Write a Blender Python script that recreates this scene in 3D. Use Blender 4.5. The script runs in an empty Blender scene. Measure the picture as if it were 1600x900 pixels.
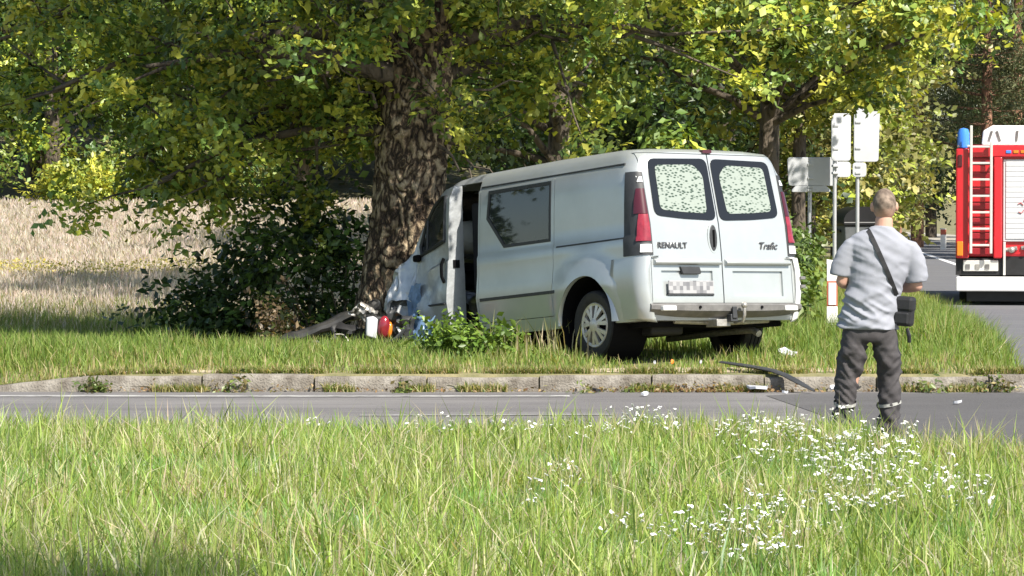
import bpy, bmesh, math, random
import numpy as np
from mathutils import Vector, Matrix, noise, Euler

random.seed(7)
RNG = np.random.default_rng(7)
R = math.radians
scene = bpy.context.scene
COL = scene.collection

# ------------------------------------------------------------------ camera, sky, sun, exposure
CAM_H = 1.65
cam_data = bpy.data.cameras.new('camera')
cam_data.sensor_width = 36.0
cam_data.lens = 112.5
cam_data.clip_start = 0.1
cam_data.clip_end = 3000.0
cam = bpy.data.objects.new('camera', cam_data)
cam.location = (0, 0, CAM_H)
cam.rotation_euler = (R(90 - 1.466), 0, 0)
COL.objects.link(cam)
scene.camera = cam

SUN_EL = R(47)
SUN_DIR = Vector((0.64, -0.77, 0)).normalized()          # ground direction towards the sun
world = bpy.data.worlds.new('World')
scene.world = world
world.use_nodes = True
wn = world.node_tree
wn.nodes.clear()
sky = wn.nodes.new('ShaderNodeTexSky')
sky.sky_type = 'NISHITA'
sky.sun_disc = False
sky.sun_elevation = SUN_EL
sky.sun_rotation = math.atan2(SUN_DIR.x, SUN_DIR.y)
bgn = wn.nodes.new('ShaderNodeBackground')
bgn.inputs['Strength'].default_value = 0.085
wo = wn.nodes.new('ShaderNodeOutputWorld')
wn.links.new(sky.outputs[0], bgn.inputs[0])
wn.links.new(bgn.outputs[0], wo.inputs[0])

sun_data = bpy.data.lights.new('sun', 'SUN')
sun_data.energy = 4.5
sun_data.angle = R(0.55)
sun_data.color = (1.0, 0.94, 0.84)
sun = bpy.data.objects.new('sun', sun_data)
sv = Vector((SUN_DIR.x * math.cos(SUN_EL), SUN_DIR.y * math.cos(SUN_EL), math.sin(SUN_EL)))
sun.rotation_euler = sv.to_track_quat('Z', 'Y').to_euler()
sun.location = (20, -20, 40)
COL.objects.link(sun)

scene.view_settings.view_transform = 'Standard'
scene.view_settings.look = 'None'
scene.view_settings.gamma = 1.0
scene.view_settings.exposure = 0.98
scene.view_settings.use_curve_mapping = False
scene.render.engine = 'CYCLES'
scene.cycles.max_bounces = 8
scene.cycles.diffuse_bounces = 3
scene.cycles.transparent_max_bounces = 8
scene.cycles.use_denoising = True


# ------------------------------------------------------------------ materials
def new_mat(name):
    m = bpy.data.materials.new(name)
    m.use_nodes = True
    nt = m.node_tree
    b = nt.nodes['Principled BSDF']
    return m, nt, b


def mat(name, color, rough=0.6, metallic=0.0, var=0.0, scale=6.0, bump=0.0, bscale=60.0, coat=0.0, spec=0.5,
        color2=None, detail=6.0):
    """A plain procedural material: base colour with noise variation and fine relief."""
    m, nt, b = new_mat(name)
    b.inputs['Roughness'].default_value = rough
    b.inputs['Metallic'].default_value = metallic
    b.inputs['Coat Weight'].default_value = coat
    b.inputs['Coat Roughness'].default_value = 0.12
    b.inputs['Specular IOR Level'].default_value = spec
    tc = nt.nodes.new('ShaderNodeTexCoord')
    if var > 0 or color2:
        n = nt.nodes.new('ShaderNodeTexNoise')
        n.inputs['Scale'].default_value = scale
        n.inputs['Detail'].default_value = detail
        n.inputs['Roughness'].default_value = 0.65
        nt.links.new(tc.outputs['Object'], n.inputs['Vector'])
        ramp = nt.nodes.new('ShaderNodeValToRGB')
        ramp.color_ramp.elements[0].position = 0.32
        ramp.color_ramp.elements[1].position = 0.68
        c2 = color2 or tuple(min(1, c * (1 + var)) for c in color)
        c1 = color if color2 else tuple(c * (1 - var) for c in color)
        ramp.color_ramp.elements[0].color = (*c1, 1)
        ramp.color_ramp.elements[1].color = (*c2, 1)
        nt.links.new(n.outputs['Fac'], ramp.inputs[0])
        nt.links.new(ramp.outputs[0], b.inputs['Base Color'])
    else:
        b.inputs['Base Color'].default_value = (*color, 1)
    if bump > 0:
        n2 = nt.nodes.new('ShaderNodeTexNoise')
        n2.inputs['Scale'].default_value = bscale
        n2.inputs['Detail'].default_value = 4
        nt.links.new(tc.outputs['Object'], n2.inputs['Vector'])
        bp = nt.nodes.new('ShaderNodeBump')
        bp.inputs['Strength'].default_value = bump
        bp.inputs['Distance'].default_value = 0.02
        nt.links.new(n2.outputs['Fac'], bp.inputs['Height'])
        nt.links.new(bp.outputs[0], b.inputs['Normal'])
    return m


def leaf_mat(name, trans=0.35, rough=0.45, spec=0.4):
    """Foliage: each leaf carries its own colour in the attribute Col; part of the light passes through."""
    m, nt, b = new_mat(name)
    a = nt.nodes.new('ShaderNodeAttribute')
    a.attribute_name = 'Col'
    b.inputs['Roughness'].default_value = rough
    b.inputs['Specular IOR Level'].default_value = spec
    nt.links.new(a.outputs['Color'], b.inputs['Base Color'])
    t = nt.nodes.new('ShaderNodeBsdfTranslucent')
    mul = nt.nodes.new('ShaderNodeMix')
    mul.data_type = 'RGBA'
    mul.blend_type = 'MULTIPLY'
    mul.inputs[0].default_value = 1.0
    nt.links.new(a.outputs['Color'], mul.inputs[6])
    mul.inputs[7].default_value = (1.5, 1.4, 0.5, 1)
    nt.links.new(mul.outputs[2], t.inputs['Color'])
    mx = nt.nodes.new('ShaderNodeMixShader')
    mx.inputs[0].default_value = trans
    out = nt.nodes['Material Output']
    nt.links.new(b.outputs[0], mx.inputs[1])
    nt.links.new(t.outputs[0], mx.inputs[2])
    nt.links.new(mx.outputs[0], out.inputs['Surface'])
    return m


def bark_mat(name, c_dark, c_light, scale=5.0, strength=0.9):
    m, nt, b = new_mat(name)
    b.inputs['Roughness'].default_value = 0.9
    tc = nt.nodes.new('ShaderNodeTexCoord')
    mp = nt.nodes.new('ShaderNodeMapping')
    mp.inputs['Scale'].default_value = (1.0, 1.0, 0.38)
    nt.links.new(tc.outputs['Object'], mp.inputs['Vector'])
    v = nt.nodes.new('ShaderNodeTexVoronoi')
    v.inputs['Scale'].default_value = scale * 2.2
    nz = nt.nodes.new('ShaderNodeTexNoise')
    nz.inputs['Scale'].default_value = scale
    nz.inputs['Detail'].default_value = 8
    nz.inputs['Distortion'].default_value = 1.2
    nt.links.new(mp.outputs[0], nz.inputs['Vector'])
    add = nt.nodes.new('ShaderNodeMix')
    add.data_type = 'RGBA'
    add.inputs[0].default_value = 0.25
    nt.links.new(mp.outputs[0], add.inputs[6])
    nt.links.new(nz.outputs['Color'], add.inputs[7])
    nt.links.new(add.outputs[2], v.inputs['Vector'])
    mulm = nt.nodes.new('ShaderNodeMath')
    mulm.operation = 'MULTIPLY'
    nt.links.new(v.outputs['Distance'], mulm.inputs[0])
    nt.links.new(nz.outputs['Fac'], mulm.inputs[1])
    ramp = nt.nodes.new('ShaderNodeValToRGB')
    ramp.color_ramp.elements[0].position = 0.07
    ramp.color_ramp.elements[0].color = (*c_dark, 1)
    ramp.color_ramp.elements[1].position = 0.27
    ramp.color_ramp.elements[1].color = (*c_light, 1)
    nt.links.new(mulm.outputs[0], ramp.inputs[0])
    nt.links.new(ramp.outputs[0], b.inputs['Base Color'])
    bp = nt.nodes.new('ShaderNodeBump')
    bp.inputs['Strength'].default_value = strength
    bp.inputs['Distance'].default_value = 0.06
    nt.links.new(mulm.outputs[0], bp.inputs['Height'])
    nt.links.new(bp.outputs[0], b.inputs['Normal'])
    return m


def film_mat(name):
    """Window film: pale sheet printed with small green-grey leaf shapes."""
    m, nt, b = new_mat(name)
    b.inputs['Roughness'].default_value = 0.35
    tc = nt.nodes.new('ShaderNodeTexCoord')
    mp = nt.nodes.new('ShaderNodeMapping')
    mp.inputs['Rotation'].default_value = (R(45), 0, 0)
    mp.inputs['Scale'].default_value = (1, 1.0, 2.0)
    nt.links.new(tc.outputs['Object'], mp.inputs['Vector'])
    v = nt.nodes.new('ShaderNodeTexVoronoi')
    v.inputs['Scale'].default_value = 23
    v.inputs['Randomness'].default_value = 0.75
    nt.links.new(mp.outputs[0], v.inputs['Vector'])
    ramp = nt.nodes.new('ShaderNodeValToRGB')
    ramp.color_ramp.interpolation = 'LINEAR'
    e = ramp.color_ramp.elements
    e[0].position, e[0].color = 0.26, (0.025, 0.05, 0.03, 1)
    e[1].position, e[1].color = 0.46, (0.27, 0.31, 0.27, 1)
    nt.links.new(v.outputs['Distance'], ramp.inputs[0])
    nt.links.new(ramp.outputs[0], b.inputs['Base Color'])
    return m


def plate_mat(name):
    """White number plate whose characters cannot be made out: faint grey patches."""
    m, nt, b = new_mat(name)
    b.inputs['Roughness'].default_value = 0.4
    tc = nt.nodes.new('ShaderNodeTexCoord')
    v = nt.nodes.new('ShaderNodeTexVoronoi')
    v.distance = 'CHEBYCHEV'
    v.inputs['Scale'].default_value = 26
    v.inputs['Randomness'].default_value = 0.0
    nt.links.new(tc.outputs['Object'], v.inputs['Vector'])
    sep = nt.nodes.new('ShaderNodeSeparateColor')
    nt.links.new(v.outputs['Color'], sep.inputs[0])
    ramp = nt.nodes.new('ShaderNodeValToRGB')
    e = ramp.color_ramp.elements
    e[0].position, e[0].color = 0.0, (0.14, 0.14, 0.15, 1)
    e[1].position, e[1].color = 0.6, (0.36, 0.36, 0.365, 1)
    nt.links.new(sep.outputs[0], ramp.inputs[0])
    nt.links.new(ramp.outputs[0], b.inputs['Base Color'])
    return m


def asphalt_mat(name, c1, c2, patch):
    m, nt, b = new_mat(name)
    b.inputs['Roughness'].default_value = 0.85
    tc = nt.nodes.new('ShaderNodeTexCoord')
    n1 = nt.nodes.new('ShaderNodeTexNoise')
    n1.inputs['Scale'].default_value = 70
    n1.inputs['Detail'].default_value = 4
    nt.links.new(tc.outputs['Object'], n1.inputs['Vector'])
    r1 = nt.nodes.new('ShaderNodeValToRGB')
    r1.color_ramp.elements[0].position = 0.35
    r1.color_ramp.elements[1].position = 0.7
    r1.color_ramp.elements[0].color = (*c1, 1)
    r1.color_ramp.elements[1].color = (*c2, 1)
    nt.links.new(n1.outputs['Fac'], r1.inputs[0])
    mp = nt.nodes.new('ShaderNodeMapping')
    mp.inputs['Scale'].default_value = (0.35, 1.3, 1)
    nt.links.new(tc.outputs['Object'], mp.inputs['Vector'])
    n2 = nt.nodes.new('ShaderNodeTexNoise')
    n2.inputs['Scale'].default_value = 0.9
    n2.inputs['Detail'].default_value = 7
    n2.inputs['Roughness'].default_value = 0.7
    nt.links.new(mp.outputs[0], n2.inputs['Vector'])
    r2 = nt.nodes.new('ShaderNodeValToRGB')
    r2.color_ramp.elements[0].position = 0.42
    r2.color_ramp.elements[1].position = 0.68
    r2.color_ramp.elements[0].color = (0, 0, 0, 1)
    r2.color_ramp.elements[1].color = (1, 1, 1, 1)
    nt.links.new(n2.outputs['Fac'], r2.inputs[0])
    mx = nt.nodes.new('ShaderNodeMix')
    mx.data_type = 'RGBA'
    nt.links.new(r2.outputs[0], mx.inputs[0])
    nt.links.new(r1.outputs[0], mx.inputs[6])
    mx.inputs[7].default_value = (*patch, 1)
    nt.links.new(mx.outputs[2], b.inputs['Base Color'])
    bp = nt.nodes.new('ShaderNodeBump')
    bp.inputs['Strength'].default_value = 0.5
    bp.inputs['Distance'].default_value = 0.01
    nt.links.new(n1.outputs['Fac'], bp.inputs['Height'])
    nt.links.new(bp.outputs[0], b.inputs['Normal'])
    return m


def glass_mat(name, tint=(0.05, 0.06, 0.06), alpha=0.5):
    m, nt, b = new_mat(name)
    b.inputs['Base Color'].default_value = (*tint, 1)
    b.inputs['Roughness'].default_value = 0.04
    b.inputs['Specular IOR Level'].default_value = 0.9
    b.inputs['Alpha'].default_value = alpha
    return m


M = {}
M['silver'] = mat('silver_paint', (0.445, 0.47, 0.465), 0.28, 0.36, var=0.05, scale=3, coat=0.35)
M['silver_dent'] = mat('scraped_silver_paint', (0.46, 0.48, 0.49), 0.36, 0.45, var=0.14, scale=9, coat=0.2, bump=0.3, bscale=14)
M['dark_plastic'] = mat('dark_plastic', (0.035, 0.037, 0.04), 0.55, var=0.2, scale=12)
M['grey_plastic'] = mat('grey_plastic', (0.15, 0.145, 0.14), 0.55, var=0.25, scale=9)
M['worn_plastic'] = mat('worn_dark_plastic', (0.028, 0.027, 0.025), 0.38, var=0.5, scale=7)
M['pale_plastic'] = mat('pale_plastic', (0.70, 0.70, 0.68), 0.45, var=0.08, scale=9)
M['black'] = mat('black_interior', (0.006, 0.006, 0.007), 0.9, spec=0.1)
M['rubber'] = mat('rubber', (0.028, 0.027, 0.026), 0.8, var=0.3, scale=15, bump=0.2)
M['hubcap'] = mat('hub_cap_silver', (0.62, 0.58, 0.52), 0.35, 0.4, var=0.12, scale=20)
M['black_glass'] = mat('black_glass', (0.012, 0.013, 0.014), 0.06, spec=0.6)
M['side_glass'] = glass_mat('side_glass', (0.02, 0.025, 0.03), 0.86)
M['cab_glass'] = glass_mat('cab_glass', (0.03, 0.035, 0.03), 0.35)
M['shade_glass'] = glass_mat('shade_glass', (0.02, 0.024, 0.022), 0.93)  # windscreen tinted nearly opaque, cab shade put into the glass
M['film'] = film_mat('patterned_window_film')
M['plate'] = plate_mat('number_plate')
M['red_lens'] = mat('red_lens', (0.25, 0.02, 0.032), 0.18, spec=0.6, coat=0.5, var=0.3, scale=12)
M['dark_red_lens'] = mat('dark_red_lens', (0.07, 0.010, 0.016), 0.2, coat=0.4)
M['white_lens'] = mat('white_lens', (0.78, 0.78, 0.76), 0.2, coat=0.4)
M['orange_lens'] = mat('orange_lens', (0.75, 0.22, 0.02), 0.2, coat=0.4)
M['white_lamp_back'] = mat('white_plastic', (0.55, 0.56, 0.60), 0.4, var=0.04)
M['blue_plastic'] = mat('blue_grey_sheet', (0.16, 0.26, 0.42), 0.4, 0.2, var=0.4, scale=10)
M['steel'] = mat('dull_steel', (0.42, 0.40, 0.37), 0.45, 0.6, var=0.3, scale=20)
M['badge'] = mat('badge_grey', (0.12, 0.12, 0.125), 0.3, 0.6)
M['airbag'] = mat('airbag_cloth', (0.62, 0.62, 0.55), 0.9, var=0.1)
M['seat'] = mat('seat_cloth', (0.022, 0.022, 0.025), 0.95, var=0.2, spec=0.1)

M['asphalt'] = asphalt_mat('asphalt', (0.085, 0.08, 0.08), (0.19, 0.18, 0.18), (0.20, 0.19, 0.185))
M['asphalt_main'] = asphalt_mat('asphalt_main', (0.10, 0.10, 0.11), (0.15, 0.15, 0.16), (0.15, 0.15, 0.155))
M['gravel'] = mat('gravel_shoulder', (0.22, 0.20, 0.16), 0.95, color2=(0.5, 0.46, 0.39), scale=14, bump=0.8, bscale=40)
M['line'] = mat('worn_white_road_paint', (0.17, 0.165, 0.16), 0.8, color2=(0.55, 0.54, 0.52), scale=5)
M['faint_line'] = mat('faint_road_paint', (0.13, 0.125, 0.12), 0.8, color2=(0.34, 0.33, 0.32), scale=6)
M['bright_line'] = mat('white_road_paint', (0.7, 0.7, 0.7), 0.8, var=0.06)
M['kerb'] = mat('kerb_concrete', (0.095, 0.078, 0.058), 0.92, color2=(0.30, 0.275, 0.235), scale=5, bump=0.9, bscale=50)
M['soil'] = mat('soil_ground', (0.10, 0.11, 0.040), 0.95, color2=(0.26, 0.22, 0.12), scale=2.2, bump=0.8, bscale=20)

M['grass'] = leaf_mat('grass_blades', 0.38, 0.5, 0.3)
M['leaf'] = leaf_mat('leaves', 0.20, 0.42, 0.45)
M['needle'] = leaf_mat('needles', 0.12, 0.6, 0.3)
def plate_bark(name):
    """Old bark: pale broken plates between dark winding fissures."""
    m, nt, b = new_mat(name)
    b.inputs['Roughness'].default_value = 0.92
    tc = nt.nodes.new('ShaderNodeTexCoord')
    mp = nt.nodes.new('ShaderNodeMapping')
    mp.inputs['Scale'].default_value = (1.0, 1.0, 0.55)
    nt.links.new(tc.outputs['Object'], mp.inputs['Vector'])
    nz = nt.nodes.new('ShaderNodeTexNoise')
    nz.inputs['Scale'].default_value = 3.2
    nz.inputs['Detail'].default_value = 5
    nt.links.new(mp.outputs[0], nz.inputs['Vector'])
    wp = nt.nodes.new('ShaderNodeMix'); wp.data_type = 'RGBA'; wp.inputs[0].default_value = 0.46
    nt.links.new(mp.outputs[0], wp.inputs[6]); nt.links.new(nz.outputs['Color'], wp.inputs[7])
    v = nt.nodes.new('ShaderNodeTexVoronoi'); v.feature = 'DISTANCE_TO_EDGE'; v.inputs['Scale'].default_value = 11.0
    nt.links.new(wp.outputs[2], v.inputs['Vector'])
    fine = nt.nodes.new('ShaderNodeTexNoise'); fine.inputs['Scale'].default_value = 26; fine.inputs['Detail'].default_value = 6
    nt.links.new(mp.outputs[0], fine.inputs['Vector'])
    h = nt.nodes.new('ShaderNodeMath'); h.operation = 'MULTIPLY_ADD'; h.inputs[1].default_value = 0.16; 
    nt.links.new(fine.outputs['Fac'], h.inputs[0]); nt.links.new(v.outputs['Distance'], h.inputs[2])
    r = nt.nodes.new('ShaderNodeValToRGB')
    e = r.color_ramp.elements
    e[0].position, e[0].color = 0.075, (0.018, 0.012, 0.007, 1)
    e[1].position, e[1].color = 0.30, (0.46, 0.365, 0.24, 1)
    q = e.new(0.16); q.color = (0.11, 0.075, 0.045, 1)
    nt.links.new(h.outputs[0], r.inputs[0])
    big_ = nt.nodes.new('ShaderNodeTexNoise'); big_.inputs['Scale'].default_value = 2.6; big_.inputs['Detail'].default_value = 5
    nt.links.new(tc.outputs['Object'], big_.inputs['Vector'])
    r2 = nt.nodes.new('ShaderNodeValToRGB')
    r2.color_ramp.elements[0].position, r2.color_ramp.elements[0].color = 0.40, (0.42, 0.38, 0.34, 1)
    r2.color_ramp.elements[1].position, r2.color_ramp.elements[1].color = 0.60, (1, 1, 1, 1)
    nt.links.new(big_.outputs['Fac'], r2.inputs[0])
    mx = nt.nodes.new('ShaderNodeMix'); mx.data_type = 'RGBA'; mx.blend_type = 'MULTIPLY'; mx.inputs[0].default_value = 1.0
    nt.links.new(r.outputs[0], mx.inputs[6]); nt.links.new(r2.outputs[0], mx.inputs[7])
    nt.links.new(mx.outputs[2], b.inputs['Base Color'])
    bp = nt.nodes.new('ShaderNodeBump'); bp.inputs['Strength'].default_value = 1.0; bp.inputs['Distance'].default_value = 0.10
    nt.links.new(h.outputs[0], bp.inputs['Height']); nt.links.new(bp.outputs[0], b.inputs['Normal'])
    return m


M['bark'] = plate_bark('old_plated_bark')
M['dark_bark'] = bark_mat('dark_bark', (0.02, 0.016, 0.012), (0.12, 0.095, 0.07), 5.0)
M['pine_bark'] = bark_mat('pine_bark', (0.09, 0.045, 0.03), (0.34, 0.18, 0.115), 5.0)
M['twig'] = mat('twig', (0.10, 0.08, 0.055), 0.9, var=0.3)
M['petal'] = mat('white_petals', (0.82, 0.82, 0.78), 0.7)
M['stem'] = mat('flower_stem', (0.10, 0.17, 0.04), 0.7)

M['skin'] = mat('skin', (0.52, 0.30, 0.22), 0.55, var=0.06, scale=8)
M['hair'] = mat('short_hair', (0.20, 0.160, 0.128), 0.8, var=0.25, scale=40, bump=0.25, bscale=220)
M['shirt'] = mat('pale_grey_tshirt', (0.29, 0.30, 0.34), 0.9, var=0.06, scale=7, bump=0.12, bscale=220)
M['trousers'] = mat('charcoal_trousers', (0.055, 0.050, 0.052), 0.85, var=0.25, scale=9, bump=0.2, bscale=150)
M['reflective'] = mat('pale_trouser_band', (0.10, 0.10, 0.095), 0.5, color2=(0.50, 0.50, 0.46), scale=22)
M['shoe'] = mat('dark_shoe', (0.05, 0.047, 0.045), 0.7, var=0.3, scale=20)
M['bag'] = mat('black_bag_cloth', (0.016, 0.016, 0.018), 0.65, var=0.3, scale=20)

M['truck_red'] = mat('fire_red', (0.58, 0.018, 0.028), 0.3, coat=0.5, var=0.06, scale=3)
M['truck_dark_red'] = mat('dark_red_panel', (0.30, 0.012, 0.02), 0.4, coat=0.2)
M['truck_white'] = mat('truck_white', (0.80, 0.80, 0.80), 0.4, var=0.03)
M['alloy'] = mat('pale_alloy', (0.72, 0.70, 0.66), 0.45, 0.3, var=0.06, scale=12)
M['truck_black'] = mat('truck_black', (0.014, 0.014, 0.015), 0.6, var=0.3)
M['blue_lens'] = mat('blue_lens', (0.06, 0.25, 0.85), 0.12, coat=0.6)
M['shutter'] = mat('shutter_white', (0.66, 0.67, 0.69), 0.4, 0.15, var=0.03)

M['sign_back'] = mat('sign_back_grey', (0.56, 0.575, 0.60), 0.5, 0.1, var=0.05, scale=3)
M['sign_edge'] = mat('sign_edge', (0.05, 0.05, 0.055), 0.6)
M['galv'] = mat('galvanised_post', (0.50, 0.51, 0.52), 0.45, 0.4, var=0.1, scale=10)
M['post_white'] = mat('post_white', (0.78, 0.77, 0.74), 0.5, var=0.05)
M['post_red'] = mat('post_red', (0.50, 0.12, 0.07), 0.5, var=0.1)
M['bin_grey'] = mat('bin_grey', (0.10, 0.11, 0.115), 0.6, var=0.15)
M['bin_black'] = mat('bin_lid_black', (0.014, 0.015, 0.016), 0.35, var=0.2)


# ------------------------------------------------------------------ object helpers
def tag(o, label=None, cat=None, group=None, kind=None):
    if label: o['label'] = label
    if cat: o['category'] = cat
    if group: o['group'] = group
    if kind: o['kind'] = kind
    return o


def empty(name, loc=(0, 0, 0), rot=(0, 0, 0), parent=None):
    o = bpy.data.objects.new(name, None)
    o.location = loc
    o.rotation_euler = rot
    o.empty_display_size = 0.2
    if parent: o.parent = parent
    COL.objects.link(o)
    return o


def link(name, me, m=None, parent=None, loc=None, rot=None, label=None):
    o = bpy.data.objects.new(name, me)
    if m is not None and not me.materials:
        for mm in (m if isinstance(m, (list, tuple)) else [m]):
            me.materials.append(M[mm] if isinstance(mm, str) else mm)
    if parent: o.parent = parent
    if loc is not None: o.location = loc
    if rot is not None: o.rotation_euler = rot
    if label: o['label'] = label
    COL.objects.link(o)
    return o


def copy_tree(o, parent=None):
    c = o.copy()
    COL.objects.link(c)
    c.parent = parent
    for ch in list(o.children):
        copy_tree(ch, c)
    return c


class MB:
    """Collects simple shapes; build() links them as ONE mesh object."""
    def __init__(s):
        s.v, s.f = [], []

    def add(s, vs, fs):
        b = len(s.v)
        s.v += [tuple(v) for v in vs]
        s.f += [tuple(i + b for i in f) for f in fs]
        return s

    def box(s, lo, hi, mtx=None):
        x0, y0, z0 = lo
        x1, y1, z1 = hi
        vs = [(x0, y0, z0), (x1, y0, z0), (x1, y1, z0), (x0, y1, z0), (x0, y0, z1), (x1, y0, z1), (x1, y1, z1), (x0, y1, z1)]
        if mtx is not None:
            vs = [mtx @ Vector(v) for v in vs]
        return s.add(vs, [(0, 3, 2, 1), (4, 5, 6, 7), (0, 1, 5, 4), (1, 2, 6, 5), (2, 3, 7, 6), (3, 0, 4, 7)])

    def prism(s, poly, lo, hi, axis='x'):
        """Polygon extruded along an axis: poly holds the two other coordinates in cyclic order."""
        n = len(poly)
        def mk(a, b, t):
            return {'x': (t, a, b), 'y': (a, t, b), 'z': (a, b, t)}[axis]
        vs = [mk(a, b, lo) for a, b in poly] + [mk(a, b, hi) for a, b in poly]
        fs = [tuple(range(n - 1, -1, -1)), tuple(range(n, 2 * n))]
        fs += [(i, (i + 1) % n, n + (i + 1) % n, n + i) for i in range(n)]
        return s.add(vs, fs)

    def tube(s, pts, rad, n=8, cap=True, flat=1.0):
        pts = [Vector(p) for p in pts]
        if not hasattr(rad, '__len__'): rad = [rad] * len(pts)
        rings = []
        up = Vector((0, 0, 1))
        prev = None
        for i, p in enumerate(pts):
            t = (pts[min(i + 1, len(pts) - 1)] - pts[max(i - 1, 0)])
            t = t.normalized() if t.length > 1e-9 else Vector((0, 0, 1))
            if prev is None:
                a = t.cross(up) if abs(t.z) < 0.75 else t.cross(Vector((0, 1, 0)))
                if a.length < 1e-3: a = t.cross(Vector((1, 0, 0)))
                a.normalize()
            else:
                a = (prev - t * prev.dot(t)).normalized()
            prev = a
            b = t.cross(a)
            r = rad[i]
            rx, ry = (r if hasattr(r, '__len__') else (r, r * flat))
            rings.append([p + a * (rx * math.cos(2 * math.pi * k / n)) + b * (ry * math.sin(2 * math.pi * k / n)) for k in range(n)])
        vs = [v for r in rings for v in r]
        fs = []
        for i in range(len(rings) - 1):
            for k in range(n):
                fs.append((i * n + k, i * n + (k + 1) % n, (i + 1) * n + (k + 1) % n, (i + 1) * n + k))
        if cap:
            fs.append(tuple(range(n - 1, -1, -1)))
            e = (len(rings) - 1) * n
            fs.append(tuple(range(e, e + n)))
        return s.add(vs, fs)

    def lathe(s, prof, n=24, axis='z', centre=(0, 0, 0)):
        """prof: (radius, height) pairs, turned about an axis."""
        vs, fs = [], []
        c = Vector(centre)
        for r, h in prof:
            for k in range(n):
                a = 2 * math.pi * k / n
                x, y = r * math.cos(a), r * math.sin(a)
                vs.append(c + Vector({'z': (x, y, h), 'y': (x, h, y), 'x': (h, x, y)}[axis]))
        for i in range(len(prof) - 1):
            for k in range(n):
                fs.append((i * n + k, i * n + (k + 1) % n, (i + 1) * n + (k + 1) % n, (i + 1) * n + k))
        return s.add(vs, fs)

    def ball(s, c, r, n=12, m=8):
        c = Vector(c)
        if not hasattr(r, '__len__'): r = (r, r, r)
        vs = [c + Vector((0, 0, -r[2]))]
        for i in range(1, m):
            t = -math.pi / 2 + math.pi * i / m
            for k in range(n):
                a = 2 * math.pi * k / n
                vs.append(c + Vector((r[0] * math.cos(t) * math.cos(a), r[1] * math.cos(t) * math.sin(a), r[2] * math.sin(t))))
        vs.append(c + Vector((0, 0, r[2])))
        fs = [(0, 1 + (k + 1) % n, 1 + k) for k in range(n)]
        for i in range(m - 2):
            for k in range(n):
                a = 1 + i * n
                fs.append((a + k, a + (k + 1) % n, a + n + (k + 1) % n, a + n + k))
        e = len(vs) - 1
        fs += [(e, e - n + k, e - n + (k + 1) % n) for k in range(n)]
        return s.add(vs, fs)

    def mesh(s, name='mesh', smooth=None, recalc=True):
        me = bpy.data.meshes.new(name)
        me.from_pydata(s.v, [], s.f)
        if recalc:
            bm = bmesh.new()
            bm.from_mesh(me)
            bmesh.ops.recalc_face_normals(bm, faces=bm.faces)
            bm.to_mesh(me)
            bm.free()
        if smooth:
            me.polygons.foreach_set('use_smooth', [True] * len(me.polygons))
            me.set_sharp_from_angle(angle=R(smooth))
        me.update()
        return me

    def build(s, name, m, parent=None, smooth=None, bevel=0.0, loc=None, rot=None, label=None):
        o = link(name, s.mesh(name, smooth), m, parent, loc, rot)
        if bevel:
            md = o.modifiers.new('bevel', 'BEVEL')
            md.width = bevel
            md.segments = 2
            md.limit_method = 'ANGLE'
            md.angle_limit = R(40)
        if label: o['label'] = label
        return o


def evaluated(o):
    dg = bpy.context.evaluated_depsgraph_get()
    return bpy.data.meshes.new_from_object(o.evaluated_get(dg), depsgraph=dg)


def temp(me):
    o = bpy.data.objects.new('temp', me)
    COL.objects.link(o)
    return o


def drop(*os):
    for o in os:
        bpy.data.objects.remove(o, do_unlink=True)


def boolean(me, ops):
    """ops: list of (operation, cutter mesh)."""
    a = temp(me)
    cs = []
    for op, cm in ops:
        c = temp(cm)
        cs.append(c)
        md = a.modifiers.new('b', 'BOOLEAN')
        md.operation = op
        md.object = c
        md.solver = 'EXACT'
    bpy.context.view_layer.update()
    r = evaluated(a)
    drop(a, *cs)
    return r


def remesh(me, voxel, it=6, fac=0.5):
    a = temp(me)
    md = a.modifiers.new('r', 'REMESH')
    md.mode = 'VOXEL'
    md.voxel_size = voxel
    if it:
        sm = a.modifiers.new('s', 'SMOOTH')
        sm.iterations = it
        sm.factor = fac
    bpy.context.view_layer.update()
    r = evaluated(a)
    drop(a)
    r.polygons.foreach_set('use_smooth', [True] * len(r.polygons))
    return r


def deform(me, fn):
    for v in me.vertices:
        v.co = fn(v.co.copy())
    me.update()
    return me


def refine(me, longest, rounds=5):
    bm = bmesh.new()
    bm.from_mesh(me)
    bmesh.ops.triangulate(bm, faces=bm.faces)
    for _ in range(rounds):
        es = [e for e in bm.edges if e.calc_length() > longest]
        if not es: break
        bmesh.ops.subdivide_edges(bm, edges=es, cuts=1, use_grid_fill=False)
        bmesh.ops.triangulate(bm, faces=[f for f in bm.faces if len(f.verts) > 3])
    bmesh.ops.remove_doubles(bm, verts=bm.verts, dist=0.0015)
    bm.to_mesh(me)
    bm.free()
    return me


def smooth_shade(me, ang=35):
    me.polygons.foreach_set('use_smooth', [True] * len(me.polygons))
    me.set_sharp_from_angle(angle=R(ang))
    return me


def sstep(t):
    t = np.clip(t, 0.0, 1.0)
    return t * t * (3 - 2 * t)


# ------------------------------------------------------------------ many small faces at once
def np_mesh(name, verts, loops, starts, cols=None):
    me = bpy.data.meshes.new(name)
    me.vertices.add(len(verts))
    me.vertices.foreach_set('co', np.ascontiguousarray(verts, dtype=np.float32).ravel())
    me.loops.add(len(loops))
    me.loops.foreach_set('vertex_index', loops.astype(np.int32))
    me.polygons.add(len(starts))
    me.polygons.foreach_set('loop_start', starts.astype(np.int32))
    me.update(calc_edges=True)
    if cols is not None:
        at = me.attributes.new('Col', 'FLOAT_COLOR', 'POINT')
        c4 = np.ones((len(verts), 4), dtype=np.float32)
        c4[:, :3] = cols
        at.data.foreach_set('color', c4.ravel())
    return me


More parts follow.
